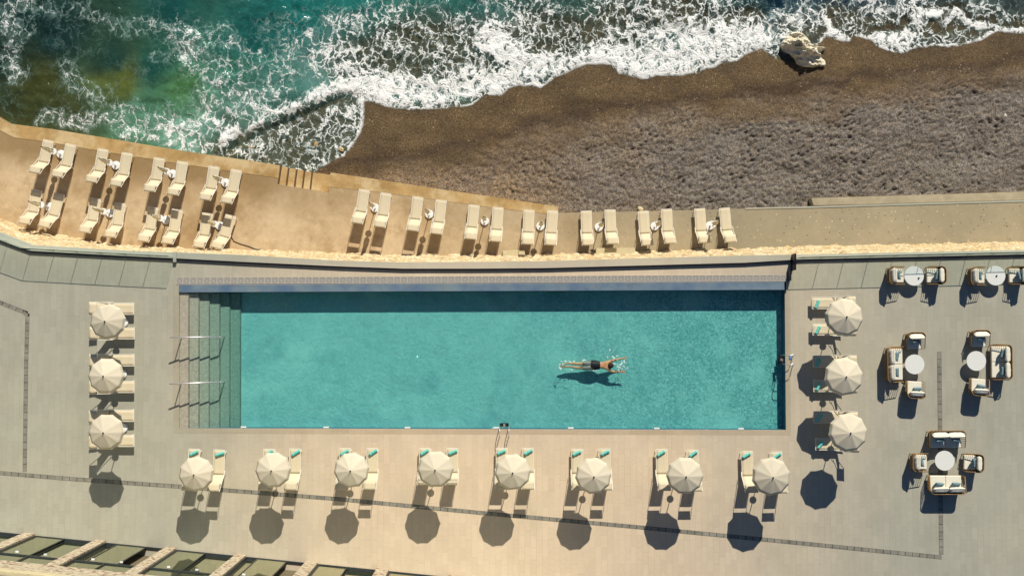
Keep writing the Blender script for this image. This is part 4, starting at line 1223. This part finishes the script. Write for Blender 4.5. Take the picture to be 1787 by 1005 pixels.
# ------------------------------------------------------------------ parasols
def parasol_stand(r, tray_z=1.12):
    MB().lathe([(0.225, 0.0), (0.235, 0.02), (0.235, 0.075), (0.215, 0.10), (0.05, 0.115), (0.035, 0.28), (0.0, 0.28)], 32).build('base', M['white_paint'], r, False, 0.0)
    MB().lathe([(0.0, tray_z - 0.03), (0.16, tray_z - 0.02), (0.178, tray_z), (0.178, tray_z + .015), (0.0, tray_z + 0.015)], 28).build('tray', M['white_paint'], r)
def make_parasol(rad, rot, zh):
    r = empty('parasol', (0, 0, 0))
    parasol_stand(r)
    MB().tube([(0, 0, 0.1), (0, 0, zh + 0.3)], 0.022, 10).build('pole', M['white_frame'], r)
    m = MB(); N = 10; per = 6; rows = 9
    zt = zh + 0.35
    vs_ = [(0, 0, zt)]; fs = []
    n_ = N * per
    for i in range(1, rows + 1):
        f = i / rows
        for j in range(n_):
            a = 2 * math.pi * j / n_ + rot
            ph = (j % per) / per
            chord = math.cos(math.pi / N) / math.cos((ph - 0.5) * 2 * math.pi / N)
            sag = math.sin(math.pi * ph) * 0.016 * f
            rr = rad * 0.955 * f * (chord)
            z_ = zt + (zh - zt) * (f ** 1.12) - sag
            vs_.append((rr * math.cos(a), rr * math.sin(a), z_))
    for j in range(n_):
        fs.append((0, 1 + j, 1 + (j + 1) % n_))
    for i in range(rows - 1):
        for j in range(n_):
            a = 1 + i * n_ + j; b = 1 + i * n_ + (j + 1) % n_
            fs.append((a, b, b + n_, a + n_))
    m.add(vs_, fs)
    o = m.build('canopy', M['canvas'], r, True)
    sdm = o.modifiers.new('thickness', 'SOLIDIFY'); sdm.thickness = 0.006
    # valance
    v = MB(); vs_ = []; fs = []
    for q, (rf, dz_) in enumerate(((0.953, 0.0), (0.985, -0.06), (1.015, -0.14))):
        for j in range(n_):
            a = 2 * math.pi * j / n_ + rot; ph = (j % per) / per
            chord = math.cos(math.pi / N) / math.cos((ph - 0.5) * 2 * math.pi / N)
            rr = rad * rf * chord * (1 - (0.015 * math.sin(math.pi * ph) if q else 0))
            vs_.append((rr * math.cos(a), rr * math.sin(a), zh - math.sin(math.pi * ph) * 0.016 + dz_ + (0.03 * math.sin(math.pi * ph) if q == 2 else 0)))
    for q in range(2):
        for j in range(n_):
            a = q * n_ + j; b = q * n_ + (j + 1) % n_
            fs.append((a, b, b + n_, a + n_))
    v.add(vs_, fs)
    o = v.build('valance', M['canvas'], r, False)
    sdm = o.modifiers.new('thickness', 'SOLIDIFY'); sdm.thickness = 0.004
    rb = MB()
    for j in range(N):
        a = 2 * math.pi * j / N + rot
        rb.tube([(0.03 * math.cos(a), 0.03 * math.sin(a), zt - 0.03), (rad * .5 * math.cos(a), rad * .5 * math.sin(a), zt - 0.03 - .36 * .46), (rad * .94 * math.cos(a), rad * .94 * math.sin(a), zh - 0.03)], 0.007, 5)
    rb.build('ribs', M['steel_dark'], r)
    MB().lathe([(0.04, zt - 0.012), (0.04, zt + 0.02), (0.022, zt + 0.035), (0.018, zt + 0.07), (0.0, zt + 0.085)], 12).build('finial', M['steel_dark'], r)
    return r
def parasol(px_, py_, rad, rot, label, group):
    zh = 2.30 if px_ < 345 and px_ > 300 else 2.45
    a = P(px_, py_, zh)
    o = make_parasol(rad * (0.995 if zh < 2.4 else 0.992), R(rot), zh)
    o.location = (a[0], a[1], 0); o.rotation_euler = (R(random.uniform(-.5, .5)), R(random.uniform(-.5, .5)), 0)
    tag(o, label, 'parasol', group)
UR = [(341.5, 827, .865, 12), (476.2, 820, .885, 4), (612.5, 820.5, .875, 8), (759.3, 819.3, .90, 2), (895.4, 824, .90, 6), (1036, 831, .90, 6), (1196, 829.9, .92, -1), (1347, 831.9, .955, 13)]
for i, (a, b, c, d) in enumerate(UR):
    parasol(a, b, c, d, 'open cream parasol over the %s pair of loungers in the row below the pool' % ORD[i], 'open parasols around the pool')
for i, (a, b, c, d) in enumerate([(186.2, 562, .88, 11), (183.7, 656.2, .89, -1), (185.2, 754, .89, 0)]):
    parasol(a, b, c, d, 'open cream parasol, %s of the three left of the pool' % PP[i], 'open parasols around the pool')
for i, (a, b, c, d) in enumerate([(1473.5, 552.8, .95, -18 + 8), (1473.8, 656.3, .96, 10), (1480.2, 755, .96, 8)]):
    parasol(a, b, c, d, 'open cream parasol, %s of the three right of the pool' % PP[i], 'open parasols around the pool')
def make_closed():
    r = empty('closed_parasol', (0, 0, 0))
    parasol_stand(r, 1.06)
    MB().tube([(0, 0, 0.1), (0, 0, 2.62)], 0.02, 10).build('pole', M['white_frame'], r)
    star = lambda a: 1 + 0.30 * math.cos(5 * a + 0.6) * (0.7 + 0.3 * math.cos(2 * a))
    MB().lathe([(0.03, 1.30), (0.10, 1.28), (0.125, 1.36), (0.12, 1.55), (0.085, 1.75), (0.10, 1.95), (0.08, 2.2), (0.055, 2.42), (0.03, 2.56), (0.0, 2.58)], 40, star).build('folded_canopy', M['canvas_closed'], r, True)
    MB().tube([(0.11 * math.cos(a_), 0.11 * math.sin(a_), 1.72) for a_ in np.linspace(0, 2 * math.pi, 17)[:-1]], 0.012, 5, True).build('strap', M['canvas'], r)
    MB().lathe([(0.03, 2.56), (0.03, 2.64), (0.0, 2.66)], 10).build('finial', M['steel_dark'], r)
    return r
cl0 = make_closed()
GP = 'closed parasols between the terrace loungers'
CB = [('seaward', [(105.8, 269.3), (202, 288.7), (300.7, 303.6), (393.4, 319)]), ('wall side', [(84.4, 360.8), (191.7, 372.4), (289.6, 384), (383, 394)])]
for row, pts in CB:
    for i, (a, b) in enumerate(pts):
        q = P(a, b, ZT + 0.1)
        put(cl0, (q[0], q[1], ZT), random.uniform(0, 1.2), 'closed cream parasol, %s from the left in the %s row left of the steps' % (ORD[i], row), 'parasol', GP)
for i, (a, b) in enumerate([(654.5, 363), (749, 374), (846, 386), (943, 395), (1045, 396.5), (1142.5, 395), (1239, 394)]):
    q = P(a, b, ZT + 0.1)
    put(cl0, (q[0], q[1], ZT), random.uniform(0, 1.2), 'closed cream parasol on white base, %s from the left among those right of the steps' % ORD[i], 'parasol', GP)
# black hose
hp = [(404, 414), (408, 421), (420, 426), (434, 430), (446, 435), (456, 436)]
ho = MB().tube([PV(a, b, ZT + 0.02) for a, b in hp], 0.022, 6).build('hose', M['dark_plastic'], None, True); tag(ho, 'black hose curling from the terrace lounger to the rubble wall', 'hose')

# ------------------------------------------------------------------ lounge furniture
def pillow_mesh(wx_, wy_, wz_, n_=14, pinch=0.12):
    m = MB(); vs_ = []; fs = []
    for s in (1, -1):
        for i in range(n_ + 1):
            for j in range(n_ + 1):
                u = i / n_ * 2 - 1; v = j / n_ * 2 - 1
                h = ((1 - u ** 4) * (1 - v ** 4)) ** 0.42
                k = 1 - pinch * (1 - abs(u * v)) * (abs(u) ** 6 + abs(v) ** 6) * 0.5
                wr = 0.02 * math.sin(u * 9 + v * 3) * h
                vs_.append((u * wx_ / 2 * (k if abs(v) < 1 else 1) if True else 0, v * wy_ / 2 * k, s * (h * wz_ / 2 + wr * wz_)))
    N2 = (n_ + 1) ** 2
    for s in (0, 1):
        for i in range(n_):
            for j in range(n_):
                a = s * N2 + i * (n_ + 1) + j
                fs.append((a, a + 1, a + n_ + 2, a + n_ + 1))
    # stitch the rim
    rim = [i * (n_ + 1) for i in range(n_ + 1)] + [n_ * (n_ + 1) + j for j in range(1, n_ + 1)] + [i * (n_ + 1) + n_ for i in range(n_ - 1, -1, -1)] + [j for j in range(n_ - 1, 0, -1)]
    for a, b in zip(rim, rim[1:] + rim[:1]):
        fs.append((a, b, b + N2, a + N2))
    return m.add(vs_, fs)
def make_seat(width, depth, seats, name):
    """faces +Y; origin on the ground under its middle"""
    r = empty(name, (0, 0, 0))
    hw, hd = width / 2, depth / 2; rc = 0.22
    def upath(off, zb, zf, yf):
        pts = [(-hw + off, yf, zf)]
        ybk = -hd + off
        pts.append((-hw + off, ybk + rc, zf + (zb - zf) * 0.6))
        for k in range(1, 6):
            a = math.pi + k / 6 * math.pi / 2
            pts.append((-hw + off + rc + rc * math.cos(a), ybk + rc + rc * math.sin(a), zb))
        pts.append((-hw + off + rc, ybk, zb)); pts.append((hw - off - rc, ybk, zb))
        for k in range(1, 6):
            a = 1.5 * math.pi + k / 6 * math.pi / 2
            pts.append((hw - off - rc + rc * math.cos(a), ybk + rc + rc * math.sin(a), zb))
        pts.append((hw - off, ybk + rc, zf + (zb - zf) * 0.6)); pts.append((hw - off, yf, zf))
        return pts
    topp = upath(0.02, 0.80, 0.64, hd - 0.06); lowp = upath(0.07, 0.24, 0.24, hd - 0.02)
    MB().tube(topp, 0.020, 8).build('top_rail', M['bamboo'], r, True)
    MB().tube(lowp, 0.022, 8).build('lower_rail', M['bamboo'], r, True)
    def sample(pts, tt):
        d = [0]
        for a, b in zip(pts[:-1], pts[1:]): d.append(d[-1] + (Vector(b) - Vector(a)).length)
        return [tuple(np.interp(q * d[-1], d, [p[i] for p in pts]) for i in range(3)) for q in tt]
    ns = int((2 * depth + width) / 0.115)
    tt = np.linspace(0.0, 1, ns)
    A, B = sample(topp, tt), sample(lowp, tt)
    bt = np.linspace(0.24, 0.76, 25); A2, B2 = sample(topp, bt), sample(lowp, bt)
    bp_ = MB()
    vs_ = [(p[0], p[1], p[2] - .03) for p in A2] + [(p[0], p[1], p[2]) for p in B2]
    bp_.add(vs_, [(i, i + 1, 26 + i, 25 + i) for i in range(24)])
    bo_ = bp_.build('woven_back', M['bamboo_dark'], r, True); md = bo_.modifiers.new('thickness', 'SOLIDIFY'); md.thickness = 0.012; md.offset = 0
    s = MB()
    for a, b in zip(A, B): s.tube([a, b], 0.0125, 6)
    s.build('slats', M['bamboo'], r)
    MB().box(-hw + .08, -hd + .10, 0.22, hw - .08, hd - .03, 0.27).build('seat_base', M['bamboo'], r)
    for (x, y) in ((-hw + .1, -hd + .13), (hw - .1, -hd + .13), (-hw + .1, hd - .07), (hw - .1, hd - .07)):
        MB().tube([(x, y, 0), (x, y, 0.23)], [0.018, 0.026], 8).build('leg', M['bamboo'], r)
    iw = (width - 0.22) / seats
    for k in range(seats):
        cx_ = -width / 2 + 0.11 + iw * (k + .5)
        c = MB().box(-iw / 2 + .006, -0.5 * (depth - .14), 0, iw / 2 - .006, 0.5 * (depth - .14), 0.15).build('seat_cushion', M['cushion'], r, False, 0.035)
        c.location = (cx_, 0.035, 0.272)
        bc = pillow_mesh(iw * 1.03, 0.52, 0.26, 16).build('back_cushion', M['cushion'], r, True)
        bc.location = (cx_, -hd + 0.22, 0.70); bc.rotation_euler = (R(72), 0, R(random.uniform(-4, 4)))
    return r
ch0 = make_seat(0.95, 0.90, 1, 'armchair'); sf0 = make_seat(1.82, 0.94, 2, 'sofa')
pl0 = pillow_mesh(0.47, 0.44, 0.15, 14, 0.25).build('scatter_cushion', M['blue_pillow'], None, True)
def seat(px_, py_, ang, kind, label, clabels, jit=0.0):
    z = 0.35; a = P(px_, py_, z); rz = R(ang + jit)
    o = put(ch0 if kind == 'armchair' else sf0, (a[0], a[1], 0), rz, label, kind, 'cane %ss on the pool deck' % kind)
    rot = Matrix.Rotation(rz, 4, 'Z')
    offs = [0.0] if kind == 'armchair' else [-0.42, 0.40]
    for k, x in enumerate(offs):
        p = rot @ Vector((x + random.uniform(-.03, .03), -0.02, 0.61))
        c = put(pl0, (a[0] + p.x, a[1] + p.y, p.z), 0, clabels[k], 'cushion', 'blue cushions on the lounge seats')
        c.rotation_euler = (Matrix.Rotation(rz, 3, 'Z') @ Euler((R(52), R(random.uniform(-10, 10)), R(random.uniform(-12, 12)))).to_matrix()).to_euler()
FR, FL, FD, FU = -90, 90, 180, 0      # facing right, left, down, up in the picture
seat(1562, 481, FR, 'armchair', 'cane armchair left of the first round table by the parapet', ['blue cushion in the armchair left of the first table by the parapet'])
seat(1631, 481, FL, 'armchair', 'cane armchair right of the first round table by the parapet', ['blue cushion in the armchair right of the first table by the parapet'])
seat(1703, 482, FR, 'armchair', 'cane armchair left of the second round table by the parapet', ['blue cushion in the armchair left of the second table by the parapet'])
seat(1774.5, 481, FL, 'armchair', 'cane armchair right of the second round table, cut by the photo edge', ['blue cushion in the armchair at the right edge by the parapet'])
seat(1594.5, 594.5, FD, 'armchair', 'cane armchair above the round table left of the dark stone line', ['blue cushion in the armchair above the table left of the stone line'])
seat(1559.5, 635.5, FR, 'sofa', 'two-seat cane sofa left of the dark stone line, facing right', ['lower blue cushion on the sofa left of the stone line', 'upper blue cushion on the sofa left of the stone line'])
seat(1595, 679.5, FU, 'armchair', 'cane armchair below the round table left of the dark stone line', ['blue cushion in the armchair below the table left of the stone line'], -4)
seat(1707, 590.5, FD, 'armchair', 'cane armchair above the round table right of the dark stone line', ['blue cushion in the armchair above the table right of the stone line'])
seat(1744.5, 631.5, FL, 'sofa', 'two-seat cane sofa near the right photo edge, facing left', ['upper blue cushion on the sofa near the right edge', 'lower blue cushion on the sofa near the right edge'])
seat(1706, 675, FU, 'armchair', 'cane armchair below the round table right of the dark stone line', ['blue cushion in the armchair below the table right of the stone line'], -5)
seat(1649.5, 765.5, FD, 'sofa', 'two-seat cane sofa above the lowest round table', ['right blue cushion on the sofa above the lowest table', 'left blue cushion on the sofa above the lowest table'])
seat(1649.5, 844.5, FU, 'sofa', 'two-seat cane sofa below the lowest round table', ['left blue cushion on the sofa below the lowest table', 'right blue cushion on the sofa below the lowest table'])
seat(1602.5, 805.5, FR, 'armchair', 'cane armchair left of the lowest round table', ['blue cushion in the armchair left of the lowest table'], -2)
seat(1696, 806.5, FL, 'armchair', 'cane armchair right of the lowest round table', ['blue cushion in the armchair right of the lowest table'], -2)
def make_table(hh):
    r = empty('round_table', (0, 0, 0))
    MB().lathe([(0.0, hh - .03), (0.485, hh - .03), (0.5, hh - .015), (0.495, hh), (0.0, hh)], 64).build('table_top', M['table_top'], r)
    MB().lathe([(0.03, 0.02), (0.028, 0.3), (0.05, hh - .03)], 16).build('stem', M['white_paint'], r)
    MB().lathe([(0.28, 0.0), (0.28, 0.015), (0.03, 0.03)], 32).build('foot', M['white_paint'], r)
    return r
tb0 = make_table(0.48)
for (a, b, lb) in ((1595.4, 481.4, 'round white table, left one of the two by the parapet'), (1737.7, 481, 'round white table, right one of the two by the parapet'), (1596.3, 635.6, 'round white table left of the dark stone line'),
                   (1703.9, 629.7, 'round white table right of the dark stone line'), (1648.6, 803.5, 'round white table between the two lowest sofas')):
    q = P(a, b, 0.48)
    put(tb0, (q[0], q[1], 0), 0, lb, 'table', 'round white tables on the deck')
for (a, b, lb) in ((1603.3, 485.2, 'tiny dark holder on the left table by the parapet'), (1739.2, 481.3, 'tiny dark holder on the right table by the parapet')):
    q = P(a, b, 0.5)
    o = MB().lathe([(0.0, 0), (0.036, 0.0), (0.04, 0.05), (0.034, 0.05), (0.03, 0.012), (0.0, 0.012)], 16).build('candle_holder', M['dark_plastic']); o.location = (q[0], q[1], 0.481); tag(o, lb, 'holder')

# ------------------------------------------------------------------ swimmer
ZB_ = -0.16; SINK = 0.13
org = PV(1040, 637, 0); org.z = ZB_
def sp(px_, py_, z): z = z - SINK; q = PV(px_, py_, z); return (q.x - org.x, q.y - org.y, z - org.z)
J = []; E = []
def jn(px_, py_, z, r1, r2=None, par=None):
    J.append((sp(px_, py_, z), r1, r2 or r1))
    if par is not None: E.append((par, len(J) - 1))
    return len(J) - 1
pel = jn(1036, 637.2, -0.14, .20, .13)
wst = jn(1043.5, 637, -0.12, .185, .12, pel)
rib = jn(1051, 637, -0.11, .215, .13, wst)
chs = jn(1057, 637, -0.10, .235, .13, rib)
nk = jn(1061.5, 637.4, -0.08, .085, .085, chs)
hd_ = jn(1065, 637.6, -0.05, .115, .125, nk)
hd2 = jn(1069, 637.8, -0.06, .10, .11, hd_)
def arm(s, sh, el, wr, hand):
    a = jn(*sh, -0.10, .11, .095, chs)
    b = jn(*el, -0.12, .066, .062, a)
    b2 = jn((el[0] + wr[0]) / 2, (el[1] + wr[1]) / 2, -0.12, .06, .055, b)
    c = jn(*wr, -0.12, .040, .036, b2)
    d = jn(wr[0] + 2.2, wr[1] + (hand[1] - wr[1]) * .3, -0.12, .062, .028, c)
    hx, hy = hand; dx, dy = hx - wr[0], hy - wr[1]; L = math.hypot(dx, dy); ux, uy = dx / L, dy / L
    for k, (o_, ln_) in enumerate(((-1.6, 3.9), (-.6, 4.6), (.45, 4.4), (1.45, 3.6))):
        bx, by = wr[0] + ux * 3.2 - uy * o_ * .7, wr[1] + uy * 3.2 + ux * o_ * .7
        k1 = jn(bx, by, -0.115, .020, .018, d)
        k2 = jn(bx + ux * ln_ * .5 - uy * o_ * .12, by + uy * ln_ * .5 + ux * o_ * .12, -0.11, .0165, .015, k1)
        jn(bx + ux * ln_ * .95 - uy * o_ * .2, by + uy * ln_ * .95 + ux * o_ * .2, -0.125, .013, .012, k2)
    tx, ty = wr[0] + ux * 1.8 + uy * s * 1.9, wr[1] + uy * 1.8 - ux * s * 1.9
    t1 = jn(tx, ty, -0.12, .022, .02, d)
    jn(tx + ux * 2.0 + uy * s * .6, ty + uy * 2.0 - ux * s * .6, -0.13, .015, .014, t1)
arm(-1, (1061.5, 631.6), (1072.5, 628.2), (1086.5, 625), (1094.2, 623.4))
arm(1, (1061, 643.2), (1068.5, 648.4), (1084, 649), (1091.6, 649.3))
def leg(hip, kn, cf, an, heel, toe, z):
    a = jn(*hip, -0.15, .145, .12, pel)
    b = jn(*kn, z - .01, .085, .08, a)
    c = jn(*cf, z, .078, .075, b)
    d = jn(*an, z + .01, .045, .045, c)
    e = jn(*heel, z + .01, .05, .055, d)
    jn(*toe, z - .03, .035, .03, e)
leg((1029.5, 633.8), (1012.5, 634.6), (1001.5, 634.0), (990.5, 633.2), (986.5, 635), (978, 637.8), -0.17)
leg((1029, 641), (1011, 641.6), (1003, 640.8), (993.5, 639.6), (988.5, 639.6), (976.5, 640.6), -0.22)
me = bpy.data.meshes.new('person')
me.from_pydata([j[0] for j in J], E, [])
person = bpy.data.objects.new('person', me); C.objects.link(person); person.location = org
sk = person.modifiers.new('skin', 'SKIN'); sk.use_smooth_shade = True; sk.branch_smoothing = 0.6
for i, j in enumerate(J):
    me.skin_vertices[0].data[i].radius = (j[1], j[2])
me.skin_vertices[0].data[0].use_root = True
ss = person.modifiers.new('sub', 'SUBSURF'); ss.levels = 2; ss.render_levels = 2
t = NT('skin')
col = t.mix(t.rng(t.noise(5, 4), 0.3, 0.7), lin(206, 136, 92), lin(226, 164, 120))
t.fin(col, 0.42, spec=0.45)
me.materials.append(t.m)
tag(person, 'person swimming breaststroke with arms stretched forward, short dark hair, black and grey swim shorts', 'person')
# hair
bm = bmesh.new(); bmesh.ops.create_icosphere(bm, subdivisions=4, radius=1)
for v in bm.verts:
    n_ = float(fbm(np.array(v.co.x * 6 + 3), np.array(v.co.y * 6 + v.co.z * 4), 3, 2)) - .5
    v.co *= 1 + n_ * 0.06
    v.co.x *= .150; v.co.y *= .145; v.co.z *= .115
me2 = bpy.data.meshes.new('hair'); bm.to_mesh(me2); bm.free()
me2.polygons.foreach_set('use_smooth', [True] * len(me2.polygons))
me2.materials.append(simple('dark_brown_hair', (58, 34, 28), 0.6, 0, 0.25, 30, 0.3, 0.5))
hair = bpy.data.objects.new('hair', me2); C.objects.link(hair); hair.parent = person; hair.location = sp(1065.8, 637.6, -0.015)
# face and ears on the forward side of the head
fm = MB()
fm.tube([sp(1069.8, 637.8, -0.05), sp(1071.2, 637.9, -0.07)], [.03, .012], 8)
fm.build('nose', t.m, person, True)
for s in (-1, 1):
    MB().tube([sp(1066.3, 637.6 + s * 4.6, -0.05), sp(1067, 637.6 + s * 5.2, -0.06)], [.026, .016], 8).build('ear', t.m, person, True)
# swim shorts
def shorts(name, secs, mat):
    m = MB(); N = 28; vs_ = []; fs = []
    for (px_, py_, z, ry_, rz_) in secs:
        c = Vector(sp(px_, py_, z))
        for k in range(N):
            a = 2 * math.pi * k / N
            w_ = 1 + 0.03 * math.sin(a * 7 + px_)
            vs_.append((c.x, c.y + ry_ * w_ * math.cos(a), c.z + rz_ * w_ * math.sin(a)))
    for i in range(len(secs) - 1):
        for k in range(N):
            fs.append((i * N + k, i * N + (k + 1) % N, (i + 1) * N + (k + 1) % N, (i + 1) * N + k))
    m.add(vs_, fs)
    return m.build(name, mat, person, True)
blk = simple('black_swim_fabric', (12, 11, 15), 0.6); gry = simple('grey_swim_fabric', (150, 150, 140), 0.7, 0, 0.2, 12)
shorts('swim_shorts', [(1047, 637, -0.12, .19, .125), (1043, 637, -0.125, .225, .15), (1038, 637.2, -0.13, .262, .175), (1033, 637.2, -0.14, .262, .175), (1030.5, 637.2, -0.145, .255, .165)], blk)
for (y1, y2, zz) in ((633.9, 634.4, -0.15), (640.7, 641.4, -0.17)):
    shorts('shorts_leg', [(1033, y1, -0.145, .145, .155), (1028, y1 + .1, -0.15, .150, .145), (1022, y2, zz, .128, .125), (1017, y2 + .05, zz - .01, .112, .11)], gry)

# splash and broken water round the swimmer
sp_ = MB(); rnd = random.Random(4)
zones = [((975, 640), 9, 5, 34), ((985, 631), 8, 2.5, 16), ((1010, 630), 14, 1.2, 12), ((1040, 646), 16, 1.5, 12), ((1078, 637), 7, 7, 36), ((1086, 632), 7, 5, 22), ((1073, 622), 9, 3, 18), ((1090, 644), 8, 5, 20), ((1066, 613), 5, 3, 8), ((996, 645), 10, 1.5, 12)]
for (cx_, cy_), ax_, ay_, n_ in zones:
    for k in range(max(2, int(n_ * 0.4))):
        qx, qy = cx_ + rnd.gauss(0, ax_ * .5), cy_ + rnd.gauss(0, ay_ * .5)
        c_ = PV(qx, qy, ZW + 0.004)
        rr = rnd.uniform(0.010, 0.032); an = rnd.uniform(0, 3.1); st_ = rnd.uniform(1.2, 3.2)
        pts = []
        for q in range(7):
            a = q / 7 * 2 * math.pi; r_ = rr * rnd.uniform(.5, 1.2)
            x, y = r_ * math.cos(a) * st_, r_ * math.sin(a)
            pts.append((c_.x + x * math.cos(an) - y * math.sin(an), c_.y + x * math.sin(an) + y * math.cos(an), ZW + 0.004 + rnd.uniform(0, .02)))
        sp_.add(pts + [(c_.x, c_.y, ZW + 0.03)], [(q, (q + 1) % 7, 7) for q in range(7)])
tag(sp_.build('water_splash', simple('white_water', (236, 244, 236), 0.3, 0, 0.02)), kind='stuff')
